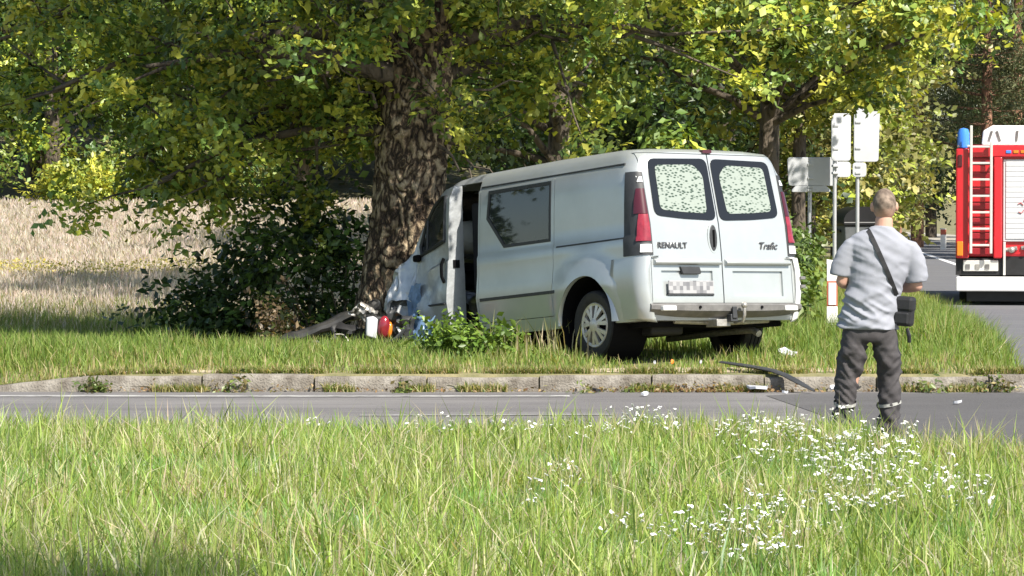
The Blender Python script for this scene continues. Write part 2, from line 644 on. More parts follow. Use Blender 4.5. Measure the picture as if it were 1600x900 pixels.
def unit(a):
    return a / np.maximum(np.linalg.norm(a, axis=1, keepdims=True), 1e-9)


def leaves_mesh(name, c, size, col, rng, up=0.5, narrow=0.55, fold=0.25, outward=None, normals=None):
    """One folded diamond for each leaf."""
    n = len(c)
    if normals is not None:
        nrm = normals.copy()
    elif n in NRM:
        nrm = NRM.pop(n)
    else:
        nrm = rng.normal(size=(n, 3))
        nrm[:, 2] += up
    if outward is not None:
        nrm += outward
    nrm = unit(nrm)
    t = rng.normal(size=(n, 3))
    t = unit(t - nrm * (t * nrm).sum(1, keepdims=True))
    b = np.cross(nrm, t)
    L = size[:, None]
    W = L * narrow
    f = nrm * L * fold * rng.uniform(0.2, 1.0, (n, 1))
    v = np.empty((n, 4, 3))
    v[:, 0] = c - t * L * 0.5
    v[:, 1] = c + b * W * 0.5 + f * 0.5 - t * L * 0.06
    v[:, 2] = c + t * L * 0.5
    v[:, 3] = c - b * W * 0.5 + f * 0.5 - t * L * 0.06
    base = (np.arange(n) * 4)[:, None]
    loops = (base + np.array([0, 2, 1, 0, 3, 2])[None]).ravel()
    starts = np.arange(n * 2) * 3
    return np_mesh(name, v.reshape(-1, 3), loops, starts, np.repeat(col, 4, axis=0))


def blades_mesh(name, p, h, w, col, rng, lean=0.35, tipcol=None):
    """Grass: each blade a bent strip with a pointed tip."""
    n = len(p)
    a = rng.uniform(0, 2 * math.pi, n)
    side = np.stack([np.cos(a), np.sin(a), np.zeros(n)], 1) * (w * 0.5)[:, None]
    la = rng.uniform(0, 2 * math.pi, n)
    lm = np.abs(rng.normal(0, lean, n)) * h
    bend = np.stack([np.cos(la) * lm, np.sin(la) * lm, np.zeros(n)], 1)
    up = np.zeros((n, 3))
    up[:, 2] = h
    v = np.empty((n, 5, 3))
    v[:, 0] = p - side
    v[:, 1] = p + side
    mid = p + up * 0.55 + bend * 0.3
    v[:, 2] = mid + side * 0.8
    v[:, 3] = mid - side * 0.8
    tip = p + up * np.sqrt(np.clip(1 - (lm / np.maximum(h, 1e-6)) ** 2 * 0.4, 0.3, 1))[:, None] + bend
    v[:, 4] = tip
    base = (np.arange(n) * 5)[:, None]
    loops = (base + np.array([0, 1, 2, 3, 3, 2, 4])[None]).ravel()
    starts = np.empty(n * 2, dtype=np.int64)
    starts[0::2] = np.arange(n) * 7
    starts[1::2] = np.arange(n) * 7 + 4
    cols = np.repeat(col, 5, axis=0)
    if tipcol is not None:
        cols = cols.reshape(n, 5, 3)
        cols[:, 4] = tipcol
        cols = cols.reshape(-1, 3)
    return np_mesh(name, v.reshape(-1, 3), loops, starts, cols)


def palette(rng, n, cols, weights=None, jitter=0.18):
    cols = np.array(cols)
    k = rng.choice(len(cols), n, p=weights)
    c = cols[k] * rng.uniform(1 - jitter, 1 + jitter, (n, 1))
    return np.clip(c * rng.uniform(0.93, 1.07, (n, 3)), 0, 1)


def vnoise(x, y, scale, seed=0.0):
    """cheap smooth value noise for arrays, about -1..1"""
    xs, ys = x / scale + seed * 17.3, y / scale - seed * 9.1
    return (np.sin(xs * 1.7 + 2.1 * np.sin(ys * 1.3 + seed)) + np.sin(ys * 2.3 + 1.7 * np.sin(xs * 0.9 + seed * 2)) + np.sin((xs + ys) * 3.1 + seed)) / 3.0


# ------------------------------------------------------------------ terrain
def road_left(y):
    return 5.2 + 0.085 * (y - 32.8)


def road_near(x):
    return 22.8 - 0.12 * np.maximum(x, 0) - 2.0 * np.maximum(x - 2.25, 0) ** 1.5


KERB_Y = 28.42


def zg(x, y):
    x = np.asarray(x, dtype=float)
    y = np.asarray(y, dtype=float)
    xl = road_left(y)
    kerbed = sstep((x + 4.6) / 1.2)
    step = np.where(y > KERB_Y + 0.05, 1.0, 0.0)
    ramp = sstep((y - KERB_Y) / 2.0)
    v = 0.15 * (kerbed * step + (1 - kerbed) * ramp) + 0.06 * sstep((y - 28.6) / 1.5)
    v = v - 0.20 * sstep((y - 31.2) / 2.5) * sstep((1.2 - x) / 3.0)
    v = v * sstep((xl - x) / 0.9)
    rise = np.where(y > 37, np.minimum((y - 37) * 0.0268, 1.78 + np.maximum(y - 103, 0) * 0.006), 0)
    v = v + rise * sstep((xl - 1.5 - x) / 8.0)
    v = v + np.clip((y - 110) * 0.20, 0, 22) * sstep((xl - 6 - x) / 20.0) + np.clip((y - 165) * 0.09, 0, 16) * sstep((x - xl - 5) / 20.0)
    fg = np.where(y < KERB_Y, -0.03 + 0.03 * sstep((road_near(x) - y) / 0.5) + 0.03 * vnoise(x, y, 2.0) * sstep((road_near(x) - y - 0.4) / 2), 0)
    fg = np.where((y < KERB_Y) & (x > xl - 0.3), -0.03, fg)
    right = np.where((y >= KERB_Y) & (x > xl), -0.03, 0)
    return v + fg + right


def grid_mesh(name, xs, ys, zf):
    X, Y = np.meshgrid(xs, ys)
    Z = zf(X, Y)
    nx, ny = len(xs), len(ys)
    v = np.stack([X, Y, Z], -1).reshape(-1, 3)
    i = (np.arange(ny - 1)[:, None] * nx + np.arange(nx - 1)[None]).ravel()
    q = np.stack([i, i + 1, i + nx + 1, i + nx], 1)
    me = np_mesh(name, v, q.ravel(), np.arange(len(q)) * 4)
    me.polygons.foreach_set('use_smooth', [True] * len(q))
    return me


xs = np.concatenate([[-400, -200, -100, -60, -40, -30, -22, -16, -12, -10], np.arange(-8, 14.01, 0.4), np.arange(15, 40, 2.0), [45, 60, 100, 200, 400]])
ys = np.concatenate([[-200, -60, -20, 0, 6, 10], np.arange(12, KERB_Y, 0.4), [KERB_Y + 0.04, KERB_Y + 0.06], np.arange(28.8, 46, 0.4), np.arange(47, 130, 2.0), [140, 160, 200, 300, 600]])
tag(link('ground', grid_mesh('ground', xs, ys, zg), 'soil'), 'earth and grass ground under the whole scene', None, None, 'structure')

# side road in front of the van
rx = np.concatenate([[-60, -30, -15], np.arange(-10, 9.01, 0.5), [11.0]])
v, fcs = [], []
for i, x in enumerate(rx):
    yn = float(max(road_near(np.array(x)), 12.0)) + 0.06 * math.sin(x * 5.1) + 0.04 * math.sin(x * 11.7)
    for t in (0, 0.33, 0.66, 1.0):
        v.append((x, yn + (KERB_Y - yn) * t, 0.0 if x < road_left(KERB_Y) else -0.004))
for i in range(len(rx) - 1):
    for k in range(3):
        fcs.append((i * 4 + k, (i + 1) * 4 + k, (i + 1) * 4 + k + 1, i * 4 + k + 1))
side_road = MB().add(v, fcs).build('side_road', 'asphalt')
tag(side_road, 'grey worn asphalt side road in front of the van', None, None, 'structure')


M['dark_asphalt'] = asphalt_mat('newer_asphalt', (0.055, 0.052, 0.052), (0.12, 0.115, 0.115), (0.105, 0.10, 0.10))
vv, ff = [], []
px_ = [2.35 + 0.35 * k for k in range(20)]
for x in px_:
    yn = float(max(road_near(np.array(x)), 12.0)) + 0.35 + 0.10 * math.sin(x * 3.3)
    yf = KERB_Y - 0.22 - 0.10 * math.sin(x * 2.1) - 0.9 * max(0.0, (2.9 - x))
    for t in (0, 0.5, 1.0):
        vv.append((x + 0.15 * math.sin(9 * t + x), yn + (yf - yn) * t, 0.0035))
for i in range(len(px_) - 1):
    for k in range(2):
        ff.append((i * 3 + k, (i + 1) * 3 + k, (i + 1) * 3 + k + 1, i * 3 + k + 1))
MB().add(vv, ff).build('asphalt_patch', 'dark_asphalt', side_road)


def strip(name, pts_l, pts_r, z, m, parent=None):
    v, f = [], []
    for a, b in zip(pts_l, pts_r):
        v += [(a[0], a[1], z), (b[0], b[1], z)]
    for i in range(len(pts_l) - 1):
        f.append((2 * i, 2 * i + 1, 2 * i + 3, 2 * i + 2))
    return MB().add(v, f).build(name, m, parent)


yy = [-40, 0, 20, 40, 60, 90, 130, 200, 400]
mr = strip('main_road', [(road_left(y), y) for y in yy], [(road_left(y) + 4.9, y) for y in yy], 0.004, 'asphalt_main')
tag(mr, 'dark asphalt main road running away under the trees', None, None, 'structure')
strip('centre_line', [(road_left(y) + 2.35, y) for y in (44, 70, 100, 150, 260)], [(road_left(y) + 2.53, y) for y in (44, 70, 100, 150, 260)], 0.009, 'bright_line', mr)
strip('edge_line', [(x, 27.62 + 0.02 * math.sin(x)) for x in np.arange(-12, 0.6, 0.5)], [(x, 27.80 + 0.02 * math.sin(x)) for x in np.arange(-12, 0.6, 0.5)], 0.005, 'line', side_road)
strip('lane_line', [(x, 25.05 + 0.05 * (x + 2)) for x in np.arange(-1.2, 1.3, 0.5)], [(x, 25.20 + 0.05 * (x + 2)) for x in np.arange(-1.2, 1.3, 0.5)], 0.005, 'faint_line', side_road)
gs = strip('gravel_shoulder', [(x, float(road_near(np.array(x))) - 0.55 - 0.05 * math.sin(7 * x)) for x in np.arange(2.4, 5.6, 0.2)],
           [(x, float(road_near(np.array(x))) + 0.10 + 0.04 * math.sin(9 * x)) for x in np.arange(2.4, 5.6, 0.2)], 0.012, 'gravel')
tag(gs, 'pale gravel shoulder along the near road edge', None, None, 'structure')
ms = strip('sandy_shoulder', [(road_left(y) + 4.85, y) for y in yy[2:]], [(road_left(y) + 7.4, y) for y in yy[2:]], 0.002, 'gravel')
tag(ms, 'pale sandy shoulder beyond the main road', None, None, 'structure')

# kerb: each stone a piece of its own
kerb = empty('kerb', (0, KERB_Y, 0))
tag(kerb, 'weathered concrete kerb along the grass verge', None, None, 'structure')


def kerb_stone_mesh(L, seed):
    n = 14
    prof = [(0.0, -0.1), (0.0, 0.118), (0.012, 0.142), (0.032, 0.152), (0.15, 0.152), (0.15, -0.1)]
    v, f = [], []
    for i in range(n + 1):
        x = L * i / n
        for (y, z) in prof:
            k = noise.noise(Vector((x * 4 + seed * 13, y * 20, z * 9)))
            e = 0.010 * k if z > 0 else 0
            if i in (0, n): e -= 0.005
            v.append((x, y - e * 0.8, z + e * 0.7))
    m_ = len(prof)
    for i in range(n):
        for k in range(m_ - 1):
            f.append((i * m_ + k, (i + 1) * m_ + k, (i + 1) * m_ + k + 1, i * m_ + k + 1))
    f.append(tuple(range(m_ - 1, -1, -1)))
    f.append(tuple(n * m_ + k for k in range(m_)))
    return MB().add(v, f).mesh('kerb_stone', 45)


stones = [kerb_stone_mesh(0.985, k) for k in range(4)]
kx = -3.75
i = 0
while kx < 5.2:
    o = link('kerb_stone', stones[i % 4], 'kerb', kerb, (kx, 0.012 * math.sin(i * 2.3), -0.012 + 0.012 * math.sin(i * 1.7)), (0, R(0.5 * math.sin(i * 3.1)), R(0.5 * math.sin(i * 2.2))))
    kx += 1.0
    i += 1
# dropped stone where the kerb runs out
o = link('kerb_stone', stones[1], 'kerb', kerb, (-4.74, 0.0, -0.12), (0, R(-6.2), 0))

# dry earth washed against the kerb and over the verge edge
def patch(name, cx, cy, rx_, ry_, zoff, m, seed, label):
    v = [(cx, cy, float(zg(cx, cy)) + zoff * 1.6)]
    n = 40
    for k in range(n):
        a = 2 * math.pi * k / n
        r = 1 + 0.30 * noise.noise(Vector((math.cos(a) * 2.2 + seed, math.sin(a) * 2.2, seed)))
        x, y = cx + rx_ * r * math.cos(a), cy + ry_ * r * math.sin(a)
        v.append((x, y, float(zg(x, y)) + zoff * 0.3))
    f = [(0, 1 + k, 1 + (k + 1) % n) for k in range(n)]
    o = MB().add(v, f).build(name, m)
    return tag(o, label, None, None, 'structure')


M['dry_earth'] = mat('dry_earth', (0.30, 0.235, 0.15), 0.95, color2=(0.52, 0.44, 0.32), scale=6, bump=0.7, bscale=30)
patch('bare_earth', 1.7, 28.98, 1.7, 0.24, 0.015, 'dry_earth', 3.0, 'bare dry earth between the kerb and the van rear wheels')
patch('bare_earth', -2.9, 28.85, 0.9, 0.13, 0.012, 'dry_earth', 5.0, 'bare pale earth behind the low end of the kerb')

# ------------------------------------------------------------------ the van (x forward from the rear, y to its left, z up)
van = empty('van', (1.985, 29.62, 0.275), (R(1.0), R(5.0), R(124.0)))
tag(van, 'silver van crashed nose-first into the big tree trunk', 'van')


def interp(t, pts):
    return float(np.interp(t, [p[0] for p in pts], [p[1] for p in pts]))


WZ = [(0.2, 0.87), (0.32, 0.895), (0.45, 0.925), (0.655, 0.955), (0.69, 0.957), (0.92, 0.934), (1.09, 0.930), (1.115, 0.917), (1.45, 0.902), (1.74, 0.880), (1.765, 0.864), (1.95, 0.84)]
ZL = [0.32, 0.40, 0.52, 0.62, 0.655, 0.69, 0.80, 0.92, 1.0, 1.085, 1.115, 1.25, 1.40, 1.56, 1.735, 1.765]
ZT = [(0, 1.90), (0.06, 1.935), (0.25, 1.955), (1.5, 1.965), (2.9, 1.955), (3.27, 1.93), (3.48, 1.84), (3.69, 1.68), (3.89, 1.45), (4.02, 1.28), (4.3, 1.16), (4.6, 1.02), (4.80, 0.88), (4.90, 0.76)]
NOSE = [(0, 0.90), (0.02, 0.945), (0.06, 0.978), (0.14, 1.0), (4.2, 1.0), (4.5, 0.98), (4.7, 0.93), (4.82, 0.86), (4.90, 0.78)]


def rake(z):
    return interp(z, [(0.3, 0.02), (0.5, 0.0), (0.92, 0.015), (1.2, 0.04), (1.88, 0.19), (2.0, 0.24)])


def van_solid(off=0.0):
    stations = [0.0, 0.02, 0.06, 0.14, 0.25] + [0.25 + 0.075 * k for k in range(1, 64)]
    stations = [s for s in stations if s < 4.82] + [4.85, 4.90]
    if off: stations = [s for s in stations if 0.06 <= s < 4.79]
    rings = []
    for s in stations:
        zt = interp(s, ZT) - off
        zs = zt - 0.15
        nf = interp(s, NOSE)
        k = (zs - 0.32) / (1.805 - 0.32)
        half = []
        z0 = 0.32 + off
        for zl in ZL:
            z = 0.32 + (zl - 0.32) * k
            z = max(z, z0 + 0.001 * zl)
            w = interp(z if k < 0.8 else zl, WZ) * nf - off
            bulge = 0.0
            for wx in (0.86, 4.03):
                d = math.hypot(s - wx, (z - 0.34) * 0.95)
                bulge = max(bulge, 0.035 * float(sstep((0.66 - d) / 0.16)))
            half.append((w + bulge, z))
        we = half[-1][0]
        zb = half[-1][1]
        for a in (18, 36, 54, 72):
            half.append((we - 0.14 + 0.14 * math.cos(R(a)) - 0.012, zb + (zt - 0.02 - zb) * math.sin(R(a))))
        half.append((we * 0.55, zt - 0.006))
        ring = [(0.0, z0)] + half + [(0.0, zt)]
        full = [(y, z) for y, z in ring] + [(-y, z) for y, z in reversed(ring[1:-1])]
        pts = []
        for y, z in full:
            shear = rake(z) * float(sstep((1.0 - s) / 0.9)) if s < 1.0 else 0.0
            pts.append((s + shear, y, z))
        rings.append(pts)
    n = len(rings[0])
    v = [p for r in rings for p in r]
    f = []
    for i in range(len(rings) - 1):
        for k in range(n):
            f.append((i * n + k, i * n + (k + 1) % n, (i + 1) * n + (k + 1) % n, (i + 1) * n + k))
    h = n // 2      # ring index of the roof middle
    for e, flip in ((0, True), ((len(rings) - 1) * n, False)):
        # cap: quads between the left and right halves
        for k in range(h):
            l0, l1 = e + k, e + k + 1
            r0, r1 = e + (n - k) % n, e + n - k - 1
            face = [l0, l1, r1, r0]
            face = list(dict.fromkeys(face))
            if len(face) >= 3:
                f.append(tuple(face))
    return MB().add(v, f).mesh('van_solid')


outer = van_solid(0.0)
shell = boolean(outer.copy(), [('DIFFERENCE', van_solid(0.035))])
arch = MB().lathe([(0.0, -1.3), (0.425, -1.3), (0.425, 1.3), (0.0, 1.3)], 40, 'y', (0.86, 0, 0.36)).mesh()


def cutter(poly, lo, hi, axis):
    return MB().prism(poly, lo, hi, axis).mesh()


def big(x0, x1, y0=-2, y1=2, z0=-1, z1=3):
    return MB().box((x0, y0, z0), (x1, y1, z1)).mesh()


DOOR_Z0, DOOR_Z1 = 0.475, 1.885
slide_poly = [(1.41, 0.44), (2.70, 0.44), (2.70, 1.78), (1.41, 1.78)]
g = 0.006
def rdoor_poly(s, gap):
    return [(s * gap, DOOR_Z0 + gap), (s * (0.825 - gap), DOOR_Z0 + gap), (s * (0.815 - gap), 1.2), (s * (0.79 - gap), DOOR_Z1 - gap), (s * gap, DOOR_Z1 - gap)]
rear_open = [(-0.825, DOOR_Z0), (0.825, DOOR_Z0), (0.815, 1.2), (0.79, DOOR_Z1), (-0.79, DOOR_Z1), (-0.815, 1.2)]
win_poly = [(1.47, 1.155), (2.27, 1.155), (2.58, 1.46), (2.55, 1.735), (1.47, 1.735)]
lamp_open = [(0.812, 0.93), (1.1, 0.93), (1.1, 1.66), (0.80, 1.66)]

body_me = boolean(shell.copy(), [('INTERSECT', big(-0.5, 2.73)), ('DIFFERENCE', cutter(rear_open, -0.5, 0.34, 'x')),
                                 ('DIFFERENCE', cutter(slide_poly, 0.5, 1.5, 'y')), ('DIFFERENCE', arch.copy())])
body = link('body', smooth_shade(body_me, 28), 'silver', van)
sd_me = boolean(shell.copy(), [('INTERSECT', cutter([(x + (g if x < 2 else -g), z + (g if z < 1 else -g)) for x, z in slide_poly], 0.5, 1.5, 'y')),
                               ('DIFFERENCE', cutter(win_poly, 0.5, 1.5, 'y'))])
sliding_door = link('sliding_door', smooth_shade(sd_me, 28), 'silver', van)


def on_side(poly, out, inn, k=10):
    """A thin sheet that follows the van's left side."""
    me = boolean(outer.copy(), [('INTERSECT', cutter(poly, 0.5, 1.5, 'y'))])
    return me


glass_me = boolean(outer.copy(), [('INTERSECT', cutter([(x * 1.0, z) for x, z in win_poly], 0.5, 1.5, 'y')), ('DIFFERENCE', van_solid(0.02))])
deform(glass_me, lambda c: Vector((c.x, c.y - 0.004, c.z)))
pane = link('window', smooth_shade(glass_me, 28), 'side_glass', sliding_door)
seal_in = [(1.50, 1.185), (2.255, 1.185), (2.545, 1.475), (2.52, 1.70), (1.50, 1.70)]
seal_me = boolean(outer.copy(), [('INTERSECT', cutter(win_poly, 0.5, 1.5, 'y')), ('DIFFERENCE', van_solid(0.02)), ('DIFFERENCE', cutter(seal_in, 0.4, 1.6, 'y'))])
deform(seal_me, lambda c: Vector((c.x, c.y + 0.004, c.z)))
link('window_seal', smooth_shade(seal_me, 28), 'dark_plastic', sliding_door)
# things seen dimly behind the side window
MB().box((1.9, 0.25, 0.9), (2.05, 0.72, 1.45)).build('seat_back', 'seat', van, bevel=0.05)
MB().ball((1.98, 0.48, 1.55), (0.07, 0.14, 0.11)).build('head_rest', 'seat', van, 40)

# lower side moulding and roof gutter
def side_strip(name, z0, z1, x0, x1, out, m, parent):
    mb = MB()
    pts = np.arange(x0, x1 + 1e-6, 0.1)
    v, f = [], []
    for x in pts:
        for z in (z0, z1):
            w = interp(z, WZ)
            for wx in (0.86,):
                d = math.hypot(x - wx, (z - 0.34) * 0.95)
                w += 0.035 * float(sstep((0.66 - d) / 0.16))
            v.append((x, w + out, z))
            v.append((x, w - 0.02, z))
    for i in range(len(pts) - 1):
        a, b = i * 4, (i + 1) * 4
        f += [(a, b, b + 2, a + 2), (a + 2, b + 2, b + 3, a + 3), (a + 1, a, b, b + 1) if False else (a, a + 1, b + 1, b)]
    f += [(0, 2, 3, 1), (len(v) - 4, len(v) - 3, len(v) - 1, len(v) - 2)]
    return mb.add(v, f).build(name, m, parent)
side_strip('side_moulding', 0.655, 0.685, 1.36, 2.69, 0.006, 'dark_plastic', van)
side_strip('door_rail', 1.085, 1.10, 0.16, 1.38, 0.004, 'dark_plastic', van)
side_strip('roof_gutter', 1.775, 1.79, 0.30, 2.70, 0.006, 'dark_plastic', van)

# rear doors: each a pressed panel with window, film and number plate or handle
rear_doors = []
def rear_x(z):
    return rake(z)


for s in (1, -1):
    poly = rdoor_poly(s, g)
    me = boolean(shell.copy(), [('INTERSECT', cutter(poly, -0.5, 0.32, 'x'))])
    # lower pressed recess
    y0, y1 = (0.085, 0.74)
    rec = [(s * y0, 0.52), (s * y1, 0.52), (s * (y1 + 0.0), 0.80), (s * y0, 0.80)]
    cut = MB()
    for k in range(1):
        v = [(-0.3, s * y0, 0.515), (-0.3, s * y1, 0.515), (-0.3, s * y1, 0.815), (-0.3, s * y0, 0.815),
             (0.024, s * (y0 + 0.035), 0.545), (0.024, s * (y1 - 0.035), 0.545), (0.03, s * (y1 - 0.035), 0.775), (0.03, s * (y0 + 0.035), 0.775)]
        cut.add(v, [(0, 1, 2, 3), (4, 7, 6, 5), (0, 4, 5, 1), (1, 5, 6, 2), (2, 6, 7, 3), (3, 7, 4, 0)])
    me = boolean(me, [('DIFFERENCE', cut.mesh())])
    rd = link('rear_door', smooth_shade(me, 25), 'silver', van)
    rear_doors.append(rd)
    # ridge above the recess
    MB().prism([(-0.030, 0.842), (-0.034, 0.86), (0.03, 0.90), (0.05, 0.90), (0.05, 0.83), (-0.008, 0.83)], min(s * 0.03, s * 0.79), max(s * 0.03, s * 0.79), 'y').build('door_ridge', 'silver', rd, 40, bevel=0.006)
    # backing plate that shuts out the light behind the recess
    def rear_sheet(poly2, out, thick):
        """polygon (y,z) laid on the raked rear face"""
        n = len(poly2)
        v = [(rear_x(z) - out, y, z) for y, z in poly2] + [(rear_x(z) - out + thick, y, z) for y, z in poly2]
        f = [tuple(range(n)), tuple(range(2 * n - 1, n - 1, -1))] + [(k, (k + 1) % n, n + (k + 1) % n, n + k) for k in range(n)]
        return MB().add(v, f)

    def rounded(pts, r, k=4):
        out = []
        n = len(pts)
        for q in range(n):
            p0, p1, p2 = Vector(pts[q - 1]), Vector(pts[q]), Vector(pts[(q + 1) % n])
            a, b = (p0 - p1).normalized(), (p2 - p1).normalized()
            rr = min(r, (p0 - p1).length * 0.45, (p2 - p1).length * 0.45)
            for j in range(k + 1):
                t = j / k
                out.append(tuple((p1 + a * rr * (1 - t) ** 2 + b * rr * t ** 2)))
        return out
    wp = rounded([(s * 0.022, 1.25), (s * 0.40, 1.262), (s * 0.725, 1.29), (s * 0.705, 1.825), (s * 0.022, 1.84)], 0.075)
    w = rear_sheet(wp, 0.008, 0.02).build('window', 'black_glass', rd)
    fp = rounded([(s * 0.12, 1.315), (s * 0.40, 1.325), (s * 0.65, 1.345), (s * 0.635, 1.765), (s * 0.19, 1.78), (s * 0.095, 1.68)], 0.05)
    rear_sheet(fp, 0.0115, 0.004).build('window_film', 'film', w)
    # hinges on the outer edge
    for z in (0.62, 1.0, 1.62):
        MB().box((rear_x(z) + 0.02, s * 0.80 - 0.02, z - 0.04), (rear_x(z) + 0.09, s * 0.80 + 0.05, z + 0.04)).build('hinge', 'silver', rd, bevel=0.01)

left_door, right_door = rear_doors
# black oval handle on the left door, its pale rim around it
def oval(cy, cz, ry, rz, out, thick, n=20):
    v = [(rear_x(cz) - out + 0.03 * (cz + rz * math.sin(a) - cz), cy + ry * math.cos(a), cz + rz * math.sin(a)) for a in [2 * math.pi * k / n for k in range(n)]]
    v += [(x + thick, y, z) for x, y, z in v]
    f = [tuple(range(n)), tuple(range(2 * n - 1, n - 1, -1))] + [(k, (k + 1) % n, n + (k + 1) % n, n + k) for k in range(n)]
    return MB().add(v, f)
h = oval(0.085, 1.085, 0.062, 0.145, 0.010, 0.05).build('handle_surround', 'silver', left_door, bevel=0.004)
oval(0.085, 1.085, 0.044, 0.122, 0.016, 0.05).build('handle', 'dark_plastic', left_door, bevel=0.006)
MB().box((0.0, 0.075, 1.0), (0.018, 0.095, 1.16)).build('handle_grip', 'black', left_door, bevel=0.006)
# plate lamp bracket and number plate
MB().prism([(0.28, 0.815), (0.26, 0.765), (0.27, 0.745), (0.47, 0.745), (0.48, 0.765), (0.50, 0.815)], -0.012, 0.05, 'x').build('plate_lamp', 'dark_plastic', left_door, bevel=0.006)
npl = MB().box((-0.014, 0.125, 0.565), (-0.004, 0.645, 0.685)).build('number_plate', 'plate', left_door, bevel=0.003)
MB().box((-0.011, 0.12, 0.550), (0.03, 0.65, 0.5635)).build('plate_holder', 'dark_plastic', left_door)


def lettering(text, size, loc, parent, m, shear=0.0):
    cu = bpy.data.curves.new('lettering', 'FONT')
    cu.body = text
    cu.size = size
    cu.extrude = 0.004
    cu.shear = shear
    cu.offset = 0.0012
    o = bpy.data.objects.new('temp_text', cu)
    COL.objects.link(o)
    bpy.context.view_layer.update()
    me = evaluated(o)
    drop(o)
    # text plane x,y -> van -y, z ; facing the rear (-x)
    l = link('lettering', me, m, parent, loc, None)
    l.rotation_euler = Matrix(((0, 0, -1), (-1, 0, 0), (0, 1, 0))).to_euler()
    return l


lettering('RENAULT', 0.078, (rear_x(1.0) - 0.006, 0.735, 0.985), left_door, 'badge')
lettering('Trafic', 0.095, (rear_x(1.0) - 0.006, -0.44, 0.985), right_door, 'badge', 0.25)

# high brake light
MB().prism(rounded([(-0.055, 1.892), (0.055, 1.892), (0.05, 1.925), (-0.05, 1.925)], 0.015), 0.175, 0.26, 'x').build('brake_light', 'dark_red_lens', van)
# tail lamps: dark column with red lens, wrapping round the corner
for s in (1, -1):
    col_poly = [(0.02, 0.92), (0.36, 0.92), (0.37, 1.2), (0.37, 1.70), (0.20, 1.74)]
    lamp_cut = [(s * 0.80, 0.92), (s * 1.2, 0.92), (s * 1.2, 1.66), (s * 0.775, 1.66)]
    zone = MB().box((-0.2, min(s * 0.78, s * 1.2), 0.92), (0.275, max(s * 0.78, s * 1.2), 1.70)).mesh()
    me = boolean(outer.copy(), [('INTERSECT', zone), ('DIFFERENCE', van_solid(0.03))])
    deform(me, lambda c: Vector((c.x - 0.006, c.y + s * 0.008, c.z)))
    tl = link('tail_lamp', smooth_shade(me, 28), 'dark_plastic', van)
    for (a, b, mname, nm, xx) in ((1.05, 1.30, 'red_lens', 'red_lens', 0.10), (1.305, 1.54, 'dark_red_lens', 'red_lens', 0.15), (0.945, 1.02, 'white_lens', 'white_lens', 0.06), (1.60, 1.65, 'white_lens', 'white_lens', 0.15)):
        zone = MB().box((-0.2, min(s * 0.79, s * 1.2), a), (xx, max(s * 0.79, s * 1.2), b)).mesh()
        me = boolean(outer.copy(), [('INTERSECT', zone), ('DIFFERENCE', van_solid(0.03))])
        deform(me, lambda c: Vector((c.x - 0.013, c.y + s * 0.014, c.z)))
        link(nm, smooth_shade(me, 28), mname, tl)

# rear bumper: grey step in the middle, painted corners
step = MB()
prof = [(0.06, 0.33), (-0.05, 0.36), (-0.10, 0.40), (-0.105, 0.455), (-0.09, 0.472), (0.05, 0.474)]
ysamp = np.linspace(-0.90, 0.865, 25)
v, f = [], []
for y in ysamp:
    back = 0.10 * (abs(y) / 0.96) ** 4
    lift = 0.03 * (abs(y) / 0.96) ** 3
    for x, z in prof:
        v.append((x + back, y, z + (lift if z < 0.44 else 0)))
n = len(prof)
for q in range(len(ysamp) - 1):
    for k in range(n):
        f.append((q * n + k, (q + 1) * n + k, (q + 1) * n + (k + 1) % n, q * n + (k + 1) % n))
f += [tuple(range(n)), tuple((len(ysamp) - 1) * n + k for k in range(n - 1, -1, -1))]
bumper = step.add(v, f).build('rear_bumper', 'grey_plastic', van, 40)
for y in (0.70, -0.72):
    MB().box((-0.100, y - 0.075, 0.405), (-0.068 + 0.02, y + 0.075, 0.448)).build('reflector', 'white_lens', bumper, bevel=0.006)
for y in (0.36, -0.36):
    MB().lathe([(0.0, -0.112), (0.014, -0.112), (0.014, -0.07)], 10, 'x', (0, y, 0.435)).build('sensor', 'black', bumper)
for s in (1, -1):
    v, f = [], []
    prof = [(0.895, 0.30), (0.925, 0.34), (0.948, 0.45), (0.968, 0.60), (0.968, 0.78), (0.945, 0.905), (0.86, 0.912)]
    us = np.linspace(0, 1, 12)
    for u in us:
        ang = u * math.pi / 2
        x = 0.46 - 0.0
        for (w, z) in prof:
            # runs from the wheel arch round the corner to the door edge
            if u < 0.55:
                xx = 0.44 - (0.44 - 0.10) * u / 0.55
                yy_ = w
            else:
                t = (u - 0.55) / 0.45 * math.pi / 2
                xx = 0.10 - 0.125 * math.sin(t)
                yy_ = w - 0.115 * (1 - math.cos(t))
            v.append((xx + rake(z), s * yy_, z + (0.05 * (1 - u) if z < 0.32 else 0)))
    n = len(prof)
    for q in range(len(us) - 1):
        for k in range(n - 1):
            f.append((q * n + k, (q + 1) * n + k, (q + 1) * n + k + 1, q * n + k + 1))
    bc = MB().add(v, f).build('bumper_corner', 'silver' if s > 0 else 'pale_plastic', van, 40)
    md = bc.modifiers.new('solid', 'SOLIDIFY')
    md.thickness = 0.02
    if s < 0:
        for z in (0.62, 0.70):
            MB().box((-0.032, -0.955, z), (0.0, -0.90, z + 0.03)).build('bumper_vent', 'grey_plastic', bc, bevel=0.004)

